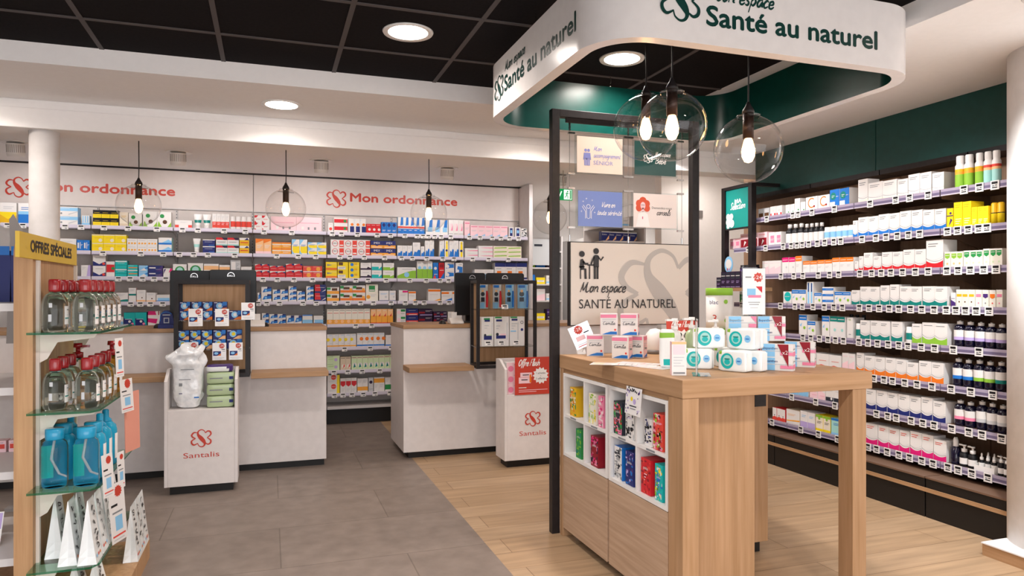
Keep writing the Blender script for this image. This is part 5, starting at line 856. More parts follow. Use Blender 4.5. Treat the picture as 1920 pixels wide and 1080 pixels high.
# ================================================================== the island and the screen
IX0, IX1, IY0, IY1, IZ = 1.48, 2.405, 2.315, 3.515, .97
t = thing('island_table', 'oak island table with white cubby shelves facing the tiled aisle', 'table', (1.94, 2.9, 0))
MB().box(IX0, IX1, IY0, IY1, .898, IZ, ['oak_x']*4+['oak_y']*2).build('tabletop', t, .003)
for x, y, d in ((1.483, 2.318, .1), (2.303, 2.318, .08), (1.483, 3.477, .035), (2.303, 3.43, .08)): MB().box(x, x+.072, y, y+d, 0, .898, 'oak_z').build('leg', t, .002)
b = MB().box(1.525, 1.89, 2.42, 2.436, .05, .898, 'oak_z').build('end_panel', t); b = MB().box(1.525, 1.89, 3.477, 3.49, .05, .898, 'oak_z').build('end_panel', t)
MB().box(1.875, 1.89, 2.437, 3.451, .05, .898, 'oak_z').build('back_panel', t); MB().box(1.50, 1.874, 2.944, 2.958, .05, .898, 'oak_z').build('divider', t)
MB().box(1.525, 1.874, 2.437, 2.943, .05, .065, 'oak_x').build('base_board', t); MB().box(1.525, 1.874, 2.959, 3.451, .05, .065, 'oak_x').build('base_board', t)
MB().box(1.49, 1.525, 2.42, 2.432, .05, .898, 'oak_z').box(1.49, 1.52, 2.433, 3.47, .876, .897, 'oak_y').build('face_frame', t)
for y0, y1 in ((2.96, 3.475), (2.432, 2.941)):
    MB().box(1.486, 1.502, y0, y1, .047, .432, 'oak_door').build('door', t, .0015); q = .016; c = MB(); ym = (y0+y1)/2
    c = MB().box(1.486, 1.75, y0, y0+q, .436, .874, 'w').box(1.486, 1.75, y1-q, y1, .436, .874, 'w').box(1.486, 1.75, y0+q, y1-q, .436, .436+q, 'w').box(1.486, 1.75, y0+q, y1-q, .874-q, .874, 'w').box(1.744, 1.75, y0+q, y1-q, .452, .858, 'w').box(1.488, 1.744, ym-.007, ym+.007, .452, .858, 'w').box(1.488, 1.744, y0+q, ym-.007, .643, .657, 'w').box(1.488, 1.744, ym+.007, y1-q, .643, .657, 'w'); cb = c.build('cubby', t); cb['label'] = 'white four-hole cubby insert'
    pl = Plane((1.488, y1, .643), (0, -1, 0), Z3, .0005); MB().rect(pl, .09, .003, .16, .011, 's').build('shelf_label', t); MB().rect(pl, .34, .003, .41, .011, 's').build('shelf_label', t)
MB().box(1.56, 1.86, 2.45, 3.44, 0, .05, 'black_plinth').build('plinth', t)
MB().box(1.892, 2.345, 2.90, 3.42, .068, .898, 'oak_z').build('drawer_block', t, .002); MB().box(1.93, 2.335, 2.95, 3.38, 0, .067, 'black_plinth').build('plinth', t)
MB().box(2.256, 2.322, 2.885, 2.899, .742, .806, 'black_metal').build('power_socket', t)
TEA = [('yellow', 1069, 1089, .6582, 'Y;f 1 60 1.3 o g a Y;T pukka .25 .62 .5 w', 'mustard yellow tea box with leaf print'), ('lime', 1104, 1122, .6582, 'c;f 2 40 1.3 G e y;c .5 .55 .3 c;T pukka .25 .62 .5 G', 'cream tea box with lime leaves'), ('pink', 1122.6, 1131, .6582, 'p;f 3 40 1.6 P m w;T pukka .2 .7 .6 w', 'narrow showing rose pink tea box'), ('green', 1080, 1090, .4532, 'g;f 4 30 1.3 t G;T pukka .2 .7 .6 w', 'emerald green tea box'), ('plum', 1108, 1130, .4532, 'R;f 5 50 1.3 m q p;c .5 .55 .28 R;T pukka .25 .66 .5 w', 'plum red tea box with pink leaves'),
 ('dark', 1151, 1172, .6582, 'i;f 6 60 1.4 p g d;c .5 .62 .26 i;T pukka .25 .66 .5 w', 'dark green tea box with coral leaves'), ('bw', 1173, 1189, .6582, 'w;f 7 50 1.3 k i S;c .5 .5 .3 w;T pukka .25 .6 .5 V', 'white tea box with black leaves, in front'), ('bw2', 1211, 1223, .6582, 'w;f 8 30 1.5 k i n', 'short white tea box with black leaves'), ('rose', 1225, 1243, .6582, 'd;f 9 55 1.4 p P R G;c .5 .72 .2 d;T pukka .25 .72 .5 w', 'coral pink tea box with blossoms'), ('grey', 1152, 1166, .4532, 'w b;f 10 50 1.3 s S i;T pukka .25 .6 .5 s', 'white tea box with grey leaves and blue side'), ('navy', 1173, 1188, .4532, 'n;f 11 40 1.3 V v b;c .5 .6 .25 n;T pukka .22 .64 .56 w', 'navy tea box with violet leaves'), ('red', 1202, 1226, .4532, 'r;f 12 40 1.2 R d;T pukka .25 .7 .5 w;l .35 .65 .58 3 P', 'bright red tea box'), ('teal', 1228, 1242, .4532, 'T;f 13 55 1.4 G w y b;c .5 .6 .2 b;T pukka .25 .62 .5 w', 'turquoise tea box with flowers')]
for nm, xa, xb, z, st, words in TEA:
    X = 1.50
    ya, yb = onX(xa, 800, X)[1], onX(xb, 800, X)[1]; w = max(min(ya-yb-.001, .08), .055); hh = .148 if nm != 'bw2' else .115
    yc = ya-w/2 if nm not in ('pink', 'rose', 'teal') else yb+w/2
    if nm == 'bw2': yc = 2.606
    if nm in ('pink',): yc = yb+w/2-.004
    lo, hi = next((a_, b_) for a_, b_ in ((2.448, 2.6795), (2.6935, 2.925), (2.976, 3.2105), (3.2245, 3.459)) if a_-.02 < yc < b_+.02 or yc > b_ == 3.459); yc = min(max(yc, lo+w/2+.002), hi-w/2-.002)
    good(carton(w, hh, .075, st), 'tea_box', words+' in the island cubbies', 'tea box', 'tea boxes in the island cubbies', (X, yc, z), -math.pi/2)
b = MB().obox((1.477, 2.752, .896), (0, -1, 0), (-.06, .04, -1), (1, 0, 0), .135, .118, .0015, 'paper'); pl = Plane((1.4765, 2.752, .896), (0, -1, 0), (-.06, .04, -1), -.0006)
rn = random.Random(5)
for i in range(34):
    u_, v_ = (rn.choice((rn.uniform(.004, .03), rn.uniform(.105, .13))), rn.uniform(.004, .11)) if i % 3 else (rn.uniform(.01, .125), rn.uniform(.004, .02)); b.disc(pl, u_, v_, rn.uniform(.003, .006), ['i', 'v', 'V'][i % 3], 1, 7)
b.disc(pl, .055, .05, .01, 'y', 1, 10); b.disc(pl, .08, .06, .012, 'V', 1, 10); b.rect(pl, .04, .078, .1, .083, 'i').rect(pl, .045, .09, .095, .094, 's')
tag(b.build('tea_card', origin=(1.477, 2.752, .9)), 'white card with violet flower border hanging over the island cubbies', 'card')

# ------------------------------------------------------------------ black screen with posters
t = thing('partition_screen', 'tall black steel screen frame rising behind the oak island', 'screen', (1.91, 3.545, 0))
for a in (1.442, 2.322): MB().box(a, a+.045, 3.525, 3.57, 0, 2.30, 'black_metal').build('post', t, .002)
MB().box(1.487, 2.322, 3.525, 3.57, 2.26, 2.30, 'black_metal').build('top_bar', t, .002); MB().box(1.53, 2.30, 3.538, 3.552, 2.235, 2.26, 'black_metal').build('cable_rail', t)
for x in (1.553, 1.913, 2.262):
    b = MB(); b.tube([(x, 3.545, 1.56), (x, 3.545, 2.2)], .0015, 'wire', 6).cyl((x, 3.545, 2.19), (x, 3.545, 2.234), .006, 'chrome', n=12).cyl((x, 3.545, 1.56), (x, 3.545, 1.62), .005, 'chrome', n=12); b.build('cable', t)
    for z in (1.955, 2.178, 1.66, 1.875): MB().box(x-.03 if x > 1.6 else x-.01, x+.03 if x < 2.2 else x+.01, 3.538, 3.553, z-.004, z+.006, 'chrome').build('cable_clip', t)
def poster(x0, x1, z0, z1, matn, label, draw):
    t = thing('poster', label, 'poster', ((x0+x1)/2, 3.545, z0), 'posters hung on the screen cables')
    MB().box(x0, x1, 3.546, 3.5485, z0, z1, 'acrylic').build('acrylic_sheet', t); MB().box(x0+.012, x1-.012, 3.5405, 3.5435, z0+.008, z1-.006, matn).build('sheet', t)
    pl = Plane((x0+.012, 3.5405, z0+.008), X3, Z3, .0005); draw(pl, t, x1-x0-.024, z1-z0-.014)
def d1(pl, t, w, h):
    b = MB()
    for x in (.052, .07): b.disc(pl, x, h*.62, .0085, 'ink_lilac'); b.stroke(pl, [(x-.012, h*.36), (x-.008, h*.54), (x+.008, h*.54), (x+.012, h*.36)], .006, 'ink_lilac', smooth=False); b.rect(pl, x-.009, h*.4, x+.009, h*.55, 'ink_lilac', 2); b.rect(pl, x-.008, h*.2, x-.001, h*.42, 'ink_lilac'); b.rect(pl, x+.001, h*.2, x+.008, h*.42, 'ink_lilac')
    b.build('pictogram', t); MB().script(pl, 'Mon', .1, h*.62, 'ink_lilac', .05, .014, .0026).build('handwriting', t); MB().script(pl, 'accompagnement', .1, h*.44, 'ink_lilac', .165, .014, .0022).build('handwriting', t); MB().text(pl, 'SÉNIOR', .1, h*.24, 'ink_lilac', w=.12, h=.021).build('lettering', t)
def d2(pl, t, w, h):
    MB().clover(pl, .085, h*.5, .026, 'ink_white', .004).build('pictogram', t); MB().script(pl, 'Mon espace', .13, h*.58, 'ink_white', .1, .014, .0026).build('handwriting', t); MB().script(pl, 'Bébé', .13, h*.36, 'ink_white', .07, .018, .0032).build('handwriting', t)
def d3(pl, t, w, h):
    b = MB(); b.stroke(pl, [(.062+.011*math.cos(a*.6), h*.56+.011*math.sin(a*.6)) for a in range(12)], .0025, 'ink_white'); b.stroke(pl, [(.03, h*.6), (.05, h*.48), (.052, h*.24), (.062, h*.22), (.072, h*.24), (.074, h*.48), (.094, h*.6)], .0026, 'ink_white', smooth=False); b.stroke(pl, [(.024, h*.56), (.044, h*.42), (.044, h*.22)], .0026, 'ink_white', smooth=False); b.stroke(pl, [(.1, h*.56), (.08, h*.42), (.08, h*.22)], .0026, 'ink_white', smooth=False)
    for x, y in ((.03, .7), (.05, .78), (.085, .74), (.02, .42), (.1, .4)): b.stroke(pl, [(x-.005, h*y), (x+.005, h*y)], .0016, 'ink_white', smooth=False); b.stroke(pl, [(x, h*y-.005), (x, h*y+.005)], .0016, 'ink_white', smooth=False)
    b.build('pictogram', t); MB().script(pl, 'Vivre en', .14, h*.56, 'ink_white', .085, .016, .0028).build('handwriting', t); MB().script(pl, 'toute sérénité', .115, h*.34, 'ink_white', .15, .015, .0025).build('handwriting', t)
def d4(pl, t, w, h):
    b = MB(); hx, hy = .06, h*.66
    for x, y, r in ((0, .022, .024), (-.024, .008, .021), (.024, .008, .021), (-.025, -.018, .02), (.026, -.018, .02)): b.disc(pl, hx+x, hy+y, r, 'hair_orange', 1+abs(x)*14+y*3)
    b.disc(pl, hx, hy-.004, .016, 'P', 2, 16, .021); b.rect(pl, hx-.006, hy-.04, hx+.006, hy-.018, 'P', 2); b.mark(pl, [(hx-.045, .004), (hx+.045, .004), (hx+.03, hy-.05), (hx, hy-.036), (hx-.03, hy-.05)], 'ink_white', 2); b.stroke(pl, [(hx-.012, hy), (hx-.004, hy), (hx+.004, hy), (hx+.012, hy)], .0022, 'ink_dark', 3); b.stroke(pl, [(hx-.006, hy-.014), (hx, hy-.017), (hx+.006, hy-.014)], .002, 'ink_red', 3); b.rect(pl, hx-.005, hy-.08, hx, hy-.066, 'm', 3); b.build('drawing', t)
    MB().text(pl, 'Demandez-nous', .118, h*.56, 'ink_dark', w=.13, h=.0125).build('lettering', t); MB().script(pl, 'conseils', .148, h*.38, 'ink_dark', .09, .017, .003).build('handwriting', t)
poster(1.583, 1.887, 1.958, 2.172, 'poster_cream', 'cream poster with lilac couple pictogram, hung high on the screen', d1); poster(1.94, 2.232, 1.966, 2.17, 'poster_green', 'dark green poster behind the glass globes', d2)
poster(1.59, 1.885, 1.662, 1.872, 'poster_blue', 'blue poster with white figure raising both arms', d3); poster(1.932, 2.236, 1.666, 1.874, 'poster_pale', 'pale poster with orange haired woman drawing', d4)
t = thing('sign_board', 'large cream sign board with pictogram before the black screen', 'sign', (1.9, 3.50, 1.12))
x0, x1, z0, z1 = 1.535, 2.268, 1.128, 1.575
MB().box(x0-.006, x1+.003, 3.4905, 3.522, z0-.004, z1+.005, 'black_metal').build('backing', t); MB().box(x0, x1, 3.484, 3.49, z0, z1, 'panel_cream').build('face', t); pl = Plane((x0, 3.484, z0), X3, Z3, .0006); W_, H_ = x1-x0, z1-z0
MB().clover(pl, .56, .17, .25, 'ink_grey', .032, clip=(.002, W_-.002, .002, H_-.002)).build('emblem', t)
b = MB(); k = 9
b.disc(pl, .062, .385, .0165, 'ink_dark', k); b.mark(pl, [(.048, .31), (.075, .308), (.073, .35), (.066, .36), (.053, .355)], 'ink_dark', k); b.stroke(pl, [(.068, .346), (.08, .332), (.1, .332)], .012, 'ink_dark', k, smooth=False); b.stroke(pl, [(.055, .305), (.082, .303), (.084, .25)], .013, 'ink_dark', k, smooth=False); b.stroke(pl, [(.046, .316), (.078, .316)], .006, 'ink_dark', k, smooth=False); b.stroke(pl, [(.054, .314), (.054, .25)], .006, 'ink_dark', k, smooth=False)
b.rect(pl, .095, .322, .135, .330, 'ink_dark', k); b.rect(pl, .104, .25, .111, .324, 'ink_dark', k)
b.disc(pl, .147, .402, .0165, 'ink_dark', k); b.mark(pl, [(.131, .315), (.163, .315), (.163, .375), (.155, .381), (.139, .381), (.131, .375)], 'ink_dark', k); b.rect(pl, .133, .25, .145, .318, 'ink_dark', k); b.rect(pl, .149, .25, .161, .318, 'ink_dark', k); b.stroke(pl, [(.134, .37), (.122, .345), (.116, .33)], .01, 'ink_dark', k, smooth=False); b.stroke(pl, [(.16, .37), (.175, .352), (.19, .372)], .009, 'ink_dark', k, smooth=False)
b.build('pictogram', t); MB().script(pl, 'Mon espace', .05, .178, 'ink_dark', .275, .031, .0054, k=9).build('handwriting', t); MB().words(t, pl, 'SANTÉ AU NATUREL', .045, .09, 'ink_dark', .60, .05, 0, 9)

# ------------------------------------------------------------------ goods on the island top
def R_(a): return math.radians(a)
CAM = 'w P;r 0 .8 .92 .95 p;p b .08 .03 .95 .03 .95 .16 .6 .17 .3 .1;s Camilia .12 .48 .72 .085 i;l .1 .9 .74 2 S;c .85 .25 .06 d'
CAMS = 'w;r .1 .8 .95 .95 p;p b .1 .03 .95 .03 .95 .2;l .15 .85 .66 4 S;r .3 .4 .8 .46 s'
for nm, x, y, z, a, words in (('a', 1.612, 3.345, 0, -24, 'lower row, nearest the tilted price card'), ('b', 1.668, 3.175, 0, -48, 'lower row, front corner one'), ('c', 1.772, 3.21, 0, -48, 'lower row, beside the loose leaflets'), ('d', 1.662, 3.285, 1, -24, 'upper row, farther one'), ('e', 1.74, 3.215, 1, -36, 'upper row, nearer one')):
    h = .112; good(carton(.088, h, .06, CAM, CAMS), 'drops_box', 'white and pink drops box, '+words, 'box', 'white and pink drops boxes', (x, y, IZ+.0005+z*(h+.001)), R_(a))
r_, n_ = Vector((.89, -.45, 0)), Vector((-.45, -.89, 0)); u_ = Vector((0, 0, 1)); c0 = Vector((1.592, 3.43, 1.035)); rr = (r_*math.cos(.42)+u_*math.sin(.42)); uu = (u_*math.cos(.42)-r_*math.sin(.42))
t = thing('price_stand', 'tilted shiny price card on a clip beside the drops boxes', 'price card', (1.60, 3.47, IZ)); b = MB().obox(c0-rr*.055-uu*.02, rr, uu, -n_, .115, .125, .002, 'silver'); b.build('card', t); pl = Plane(c0-rr*.055-uu*.02, rr, uu, .0006)
b = MB(); burst(b, pl, .05, .098, .026, 'ink_red'); b.text(pl, '-2€', .032, .092, 'ink_white', w=.036, k=2); b.rect(pl, .07, .07, .1, .076, 'k').rect(pl, .02, .04, .07, .065, 'P').rect(pl, .015, .01, .1, .014, 'd').rect(pl, .015, .02, .09, .023, 'S'); b.build('print', t)
MB().obox((1.575, 3.485, IZ+.001), r_, (0, .5, .87), (0, 1, 0), .045, .03, .01, 'white_plastic').build('tag', t); MB().tube([(1.60, 3.485, IZ+.012), (1.598, 3.46, 1.0), (1.592, 3.435, 1.02)], .002, 'chrome', 6).build('arm', t)
t = thing('aroma_diffuser', 'round white plastic device behind the drops boxes', 'diffuser', (2.0, 3.40, IZ)); MB().lathe((2.0, 3.40, IZ), [(.05, 0), (.058, .03), (.058, .075), (.048, .11), (.028, .132), (0, .138)], 'white_plastic', 32).build('body', t); MB().lathe((2.0, 3.40, IZ+.001), [(.06, .0), (.061, .012), (.0585, .02)], 'grey_plastic', 32).build('base_ring', t)
t = thing('offer_sign', 'red leaning offer sign with white burst on the island', 'sign', (2.06, 3.2, IZ)); q = Vector((1.985, 3.245, IZ+.006)); rr = Vector((.93, -.36, 0)).normalized(); uu = Vector((.1, .25, 1)).normalized(); nn = rr.cross(uu)
MB().obox(q, rr, uu, -nn, .15, .185, .003, 'ink_red').build('board', t); pl = Plane(q, rr, uu, .0008); b = MB(); burst(b, pl, .085, .08, .058, 'ink_white', 1, 11); b.build('burst', t); MB().script(pl, 'Offre Flash', .025, .15, 'ink_white', .105, .016, .0034).build('handwriting', t); MB().text(pl, '-2€', .04, .08, 'k', w=.08, k=2).rect(pl, .06, .06, .11, .065, 's', 2).build('lettering', t); MB().obox(q-nn*.004+Vector((0, 0, -.0045)), rr, Vector((-nn.x, -nn.y, 0)).normalized(), Vector(Z3), .15, .07, .002, 'ink_red').build('foot', t)
for j, (x, y, a) in enumerate(((1.60, 2.66, 20), (1.655, 2.80, 38), (1.56, 2.82, 55))):
    rr = Vector((math.cos(R_(a)), math.sin(R_(a)), 0)); uu = Vector((-math.sin(R_(a)), math.cos(R_(a)), 0)); b = MB().obox((x, y, IZ+.0006+.0012*j), rr, uu, Z3, .10, .21, .001, 'paper'); pl = Plane((x, y, IZ+.0016+.0012*j), rr, uu, .0003)
    b.rect(pl, .008, .15, .09, .2, ['P', 'S', 'f'][j]).rect(pl, .01, .02, .08, .024, 's').rect(pl, .01, .05, .085, .054, 's').rect(pl, .01, .08, .07, .084, 'd'); tag(b.build('leaflet', origin=(x, y, IZ+.0006)), 'white printed leaflet lying on the island, '+['lowest and nearest', 'on top of another', 'half under the boxes'][j], 'leaflet', 'leaflets on the island')
good(carton(.058, .135, .042, 'w P;r .08 .62 .9 .9 P;l .12 .85 .55 4 S;r .1 .05 .9 .1 s;r .0 .93 1 1 A', 'P;c .5 .35 .42 d;l .2 .8 .8 2 w'), 'lotion_box', 'tall pink and white carton at the near corner of the island', 'box', None, (1.552, 2.452, IZ+.0005), R_(-22))
t = thing('leaflet_holder', 'clear acrylic holder seen edge on at the near island corner', 'acrylic holder', (1.66, 2.45, IZ)); rr = Vector((.52, .85, 0)).normalized(); nn = Vector((.85, -.52, 0))
MB().obox(Vector((1.60, 2.398, IZ+.003)), rr, Z3, nn, .12, .225, .004, 'acrylic').build('panel', t); MB().obox(Vector((1.585, 2.405, IZ+.0005)), rr, nn, Z3, .13, .07, .0025, 'acrylic').build('base', t); b = MB().obox(Vector((1.602, 2.400, IZ+.006))-nn*.003, rr, Z3, nn, .112, .21, .0012, 'paper'); pl = Plane(Vector((1.602, 2.400, IZ+.006))-nn*.003, -rr, Z3, .0004); b.build('leaflet', t)
def wipes(x, y, z, a, words, seed):
    b = puff(.13, .088, .055, lambda u, v, fr: 'G' if fr and u < .14 and v > .82 else 'wipe_white', p=.2, wob=.0025, seed=seed, nu=60, nv=30); pl = Plane((-.065, -.0275, 0), X3, Z3, .0014)
    b.disc(pl, .044, .044, .030, 'T', 1, 28, .033); b.disc(pl, .046, .046, .021, 'h', 2, 24, .023); b.disc(pl, .046, .04, .013, 'T', 3, 18, .011); b.rect(pl, .034, .05, .058, .055, 't', 3); b.disc(pl, .098, .046, .014, 'B', 1, 20, .016); b.rect(pl, .09, .044, .106, .048, 'b', 2)
    for sx in (-1, 1): b.box(sx*.064-.002, sx*.064+.002, -.02, .02, .006, .08, 'wipe_white')
    place(b, 'wipes_pack', 'white baby wipes pack with turquoise disc, '+words, 'wipes pack', (x, y, z), R_(a), 'baby wipes packs on the island')
for j, (x, y, z, a, words) in enumerate(((1.775, 2.655, 0, -27, 'lower row, widest showing'), (1.86, 2.508, 0, -66, 'lower row, turned sideways, nearest'), (1.937, 2.508, 0, -66, 'lower row, second sideways'), (1.945, 2.66, 0, -60, 'lower row, rear sideways'), (1.83, 2.655, 1, -27, 'upper row, widest showing'), (1.932, 2.548, 1, -64, 'upper row, first sideways'), (1.999, 2.585, 1, -64, 'upper row, second sideways'))):
    wipes(x, y, IZ+.0006+z*.089, a, words, j*3.1)
place(puff(.066, .17, .04, lambda u, v, fr: 'G' if .8 < v < .9 else ('n' if fr and .38 < v < .42 and .25 < u < .7 else ('T' if fr and v < .3 and u > .5 else 'wipe_white')), p=.3, wob=.002, seed=5), 'refill_pouch', 'white upright pouch with lime band among the wipes packs', 'pouch', (1.675, 2.745, IZ+.0006), R_(-27))
def pumpb(x, y, h, r, body, label):
    t = thing('pump_bottle', label, 'pump bottle', (x, y, IZ), 'white topped pump bottles on the island'); c_ = (x, y, IZ+.0005)
    MB().lathe(c_, [(r*.95, 0), (r, .006), (r, h*.62), (r*.8, h*.7), (r*.42, h*.74), (r*.42, h*.76)], body, 24).build('body', t)
    MB().lathe(c_, [(r*.5, h*.755), (r*.5, h*.83), (r*.2, h*.84), (r*.2, h*.93), (r*.45, h*.935), (r*.45, h)], 'white_plastic', 18).box(x-.045, x-.004, y-.008, y+.008, IZ+h*.945, IZ+h*.985, 'white_plastic').build('pump_head', t)
pumpb(1.755, 2.81, .215, .031, 'white_plastic', 'white pump bottle before the red leaning offer sign'); pumpb(1.84, 2.80, .22, .030, 'green_film', 'pump bottle with pale green body behind the pouch'); pumpb(1.94, 2.76, .21, .031, 'tube_clear', 'clear pump bottle behind the upper wipes pack')
def can(x, y, z, r, h, label, tall):
    t = thing('milk_tin', label, 'tin', (x, y, z), 'lime lidded milk tins'); prof = [(r, 0, 'c'), (r, h*.2, 'c'), (r, h*.82, 'w' if tall else 'c')]; MB().lathe((x, y, z), prof, 'w', 32).build('tin_body', t); MB().lathe((x, y, z), [(r*1.03, h*.82), (r*1.03, h*.985), (r*.97, h)], 'G', 32).build('lid', t)
    if tall:
        b = MB(); ang = math.atan2(-x, y)
        def wrap(s, z_, w, hh, m):        # text on the round tin
            V, Fs = text_shape(s); x0 = min(p[0] for p in V); k_ = w/(max(p[0] for p in V)-x0); b.add([(x+(r+.0008)*math.sin(R_(-28)+((p[0]-x0)*k_-w*.5)/r+wrap.off/r), y-(r+.0008)*math.cos(R_(-28)+((p[0]-x0)*k_-w*.5)/r+wrap.off/r), z+z_+p[1]*hh/.7) for p in V], Fs, m)
        wrap.off = -.035; wrap('blac', h*.6, .045, .02, 'n'); wrap.off = -.03; wrap('3', h*.16, .02, .036, 'ink_red'); b.build('lettering', t); c_ = MB()
        for (o_, zz, rr_) in ((.025, .66, .011), (.03, .2, .013)): c_.add([(x+(r+.0007)*math.sin(R_(-28)+(o_+rr_*math.cos(q_*.52))/r), y-(r+.0007)*math.cos(R_(-28)+(o_+rr_*math.cos(q_*.52))/r), z+h*zz+rr_*math.sin(q_*.52)) for q_ in range(12)], [tuple(range(12))], 'G')
        c_.build('leaf_mark', t)
can(2.15, 2.975, IZ+.0005, .062, .155, 'shorter lime lidded tin standing under the tall milk tin', False); can(2.13, 3.0, IZ+.1565, .064, .20, 'tall white milk tin with lime lid standing on other tins', True)
BEP = 'w;r 0 0 .42 .48 B;r 0 .52 .42 1 B;r 0 .22 1 .25 S;r 0 .72 1 .75 S;T Bepanthen .03 .8 .48 n;T Bepanthen .03 .31 .48 n;r .6 .08 1 .2 p;r .6 .58 1 .7 p;p R .5 1 .86 1 .86 .15;T x2 .66 .62 .18 w'
BEPS = 'w;r 0 .55 1 .72 p;r 0 .08 1 .24 p;r .1 .8 .8 .84 s;r .1 .33 .8 .37 s'
BEP0 = 'w;r 0 0 .45 .48 B;r 0 .52 .45 1 B;r 0 .22 1 .25 S;r 0 .72 1 .75 S;T Bepanthen .03 .8 .5 s;T Bepanthen .03 .31 .5 s;r .72 .05 1 .2 p;r .72 .55 1 .7 p;p p .78 1 1 1 1 .72'
for nm, x, y, z, a, st, words in (('a', 2.075, 2.655, 0, -18, BEP, 'lower row, behind the wipes packs'), ('b', 2.05, 2.475, 0, -52, BEP, 'lower row, nearest and turned'), ('c', 2.24, 2.56, 0, -48, BEP, 'lower row, at the outer table edge'), ('d', 2.035, 2.69, 1, -18, BEP0, 'upper row without red flash'), ('e', 2.162, 2.648, 1, -18, BEP, 'upper row with red flash')):
    good(carton(.126, .112, .045, st, BEPS), 'cream_box', 'blue white and pink cream duo box, '+words, 'box', 'cream duo boxes on the island', (x, y, IZ+.0006+z*.1126), R_(a))
t = thing('sign_holder', 'clear holder with white two euro off sheet above the cream boxes', 'sign holder', (2.10, 2.70, 1.196)); rr = Vector((.95, -.31, 0)); q = Vector((2.065, 2.735, IZ+.0006+.2252))
nn = rr.cross(Vector(Z3)); MB().obox(q, rr, Z3, -nn, .112, .225, .004, 'acrylic').build('panel', t); MB().obox(q+nn*.05-rr*.01, rr, -nn, Z3, .13, .06, .002, 'acrylic').build('base', t); b = MB().obox(q+rr*.004+Vector((0, 0, .006))+nn*.002, rr, Z3, -nn, .104, .213, .001, 'paper'); pl = Plane(q+rr*.004+Vector((0, 0, .006))+nn*.002, rr, Z3, .0005)
burst(b, pl, .072, .172, .024, 'ink_red', 1, 9); b.text(pl, '-2€', .052, .164, 'ink_white', w=.042, h=.016, k=2); b.rect(pl, .012, .17, .04, .176, 's').rect(pl, .02, .085, .06, .12, 'B').rect(pl, .025, .078, .085, .09, 'p', 2).mark(pl, [(.06, .13), (.09, .13), (.09, .1)], 'r', 2).rect(pl, .025, .055, .08, .058, 's').rect(pl, .03, .045, .075, .048, 's').rect(pl, .035, .03, .07, .033, 'S'); b.build('sheet', t)

# ------------------------------------------------------------------ green header frame at the end of the side shelves
t = thing('end_display', 'black end frame with teal header panel at the far side shelves', 'display frame', (3.68, 4.9, 0))
for y in (4.716, 5.07): MB().box(3.655, 3.70, y, y+.045, 0, 2.195, 'black_metal').build('post', t)
MB().box(3.655, 3.70, 4.761, 5.07, 2.168, 2.195, 'black_metal').build('rail', t); MB().box(3.66, 3.695, 4.762, 5.069, 1.832, 1.843, 'black_metal').build('rail', t); MB().box(3.70, 3.938, 4.722, 4.755, 2.168, 2.195, 'black_metal').build('wall_arm', t); MB().box(3.70, 3.938, 5.072, 5.105, 2.168, 2.195, 'black_metal').build('wall_arm', t); MB().box(3.668, 3.682, 4.763, 5.068, 1.845, 2.166, 'sign_teal').build('header_panel', t); pl = Plane((3.668, 5.068, 1.845), (0, -1, 0), Z3, .0006)
MB().text(pl, 'MA', .12, .205, 'ink_white', w=.085, h=.032, bold=.005).build('lettering', t); MB().script(pl, 'Sélection', .055, .155, 'ink_white', .20, .03, .006).build('handwriting', t); b = MB()
for x, y, r in ((.03, .1, .026), (.075, .098, .026), (.028, .055, .03), (.08, .04, .034), (.03, .02, .02), (.055, .06, .03), (.055, .07, .03)): b.disc(pl, x, y, min(r, x), 'ink_white', 1+40*x+9*y)
b.build('flower', t); MB().box(3.545, 3.72, 4.55, 5.06, 1.318, 1.345, 'oak_y').build('shelf', t)
PUR = 'q;r .12 .55 .88 .92 i;r .1 .72 .9 .76 w;l .2 .8 .42 2 V;r .05 .04 .95 .07 V'
for j in range(5):
    tall = j > 0; w = .062; good(carton(w, .132 if tall else .088, .06, PUR), 'syrup_box', 'dark purple box on the oak shelf of header frame, '+('low one at the end' if not tall else '%s tall one' % ORD[j-1]), 'box', 'dark purple boxes on the oak shelf', (3.56, 5.02-.0635*j, 1.3455), -math.pi/2)
b = MB(); c_ = Vector((3.625, 4.975, 1.54)); n = 28; v = [(c_.x+dx, c_.y+.055*math.cos(6.283*i/n), c_.z+.068*math.sin(6.283*i/n)) for dx in (0, .004) for i in range(n)]
b.add(v, [tuple(range(n)), tuple(range(n, 2*n))[::-1]]+[(i, (i+1) % n, n+(i+1) % n, n+i) for i in range(n)], 'B'); pl = Plane((3.625, 4.975, 1.54), (0, -1, 0), Z3, .0006); b.disc(pl, 0, .005, .04, 'w', 1, 20); b.rect(pl, -.02, -.05, -.008, -.03, 'd', 2).rect(pl, .01, -.05, .022, -.035, 'p', 2); b.box(3.6255, 3.6275, 4.965, 4.985, 1.346, 1.475, 'acrylic')
tag(b.build('round_sign', origin=(3.625, 4.975, 1.346)), 'round pale blue sign standing above the dark purple boxes', 'sign')

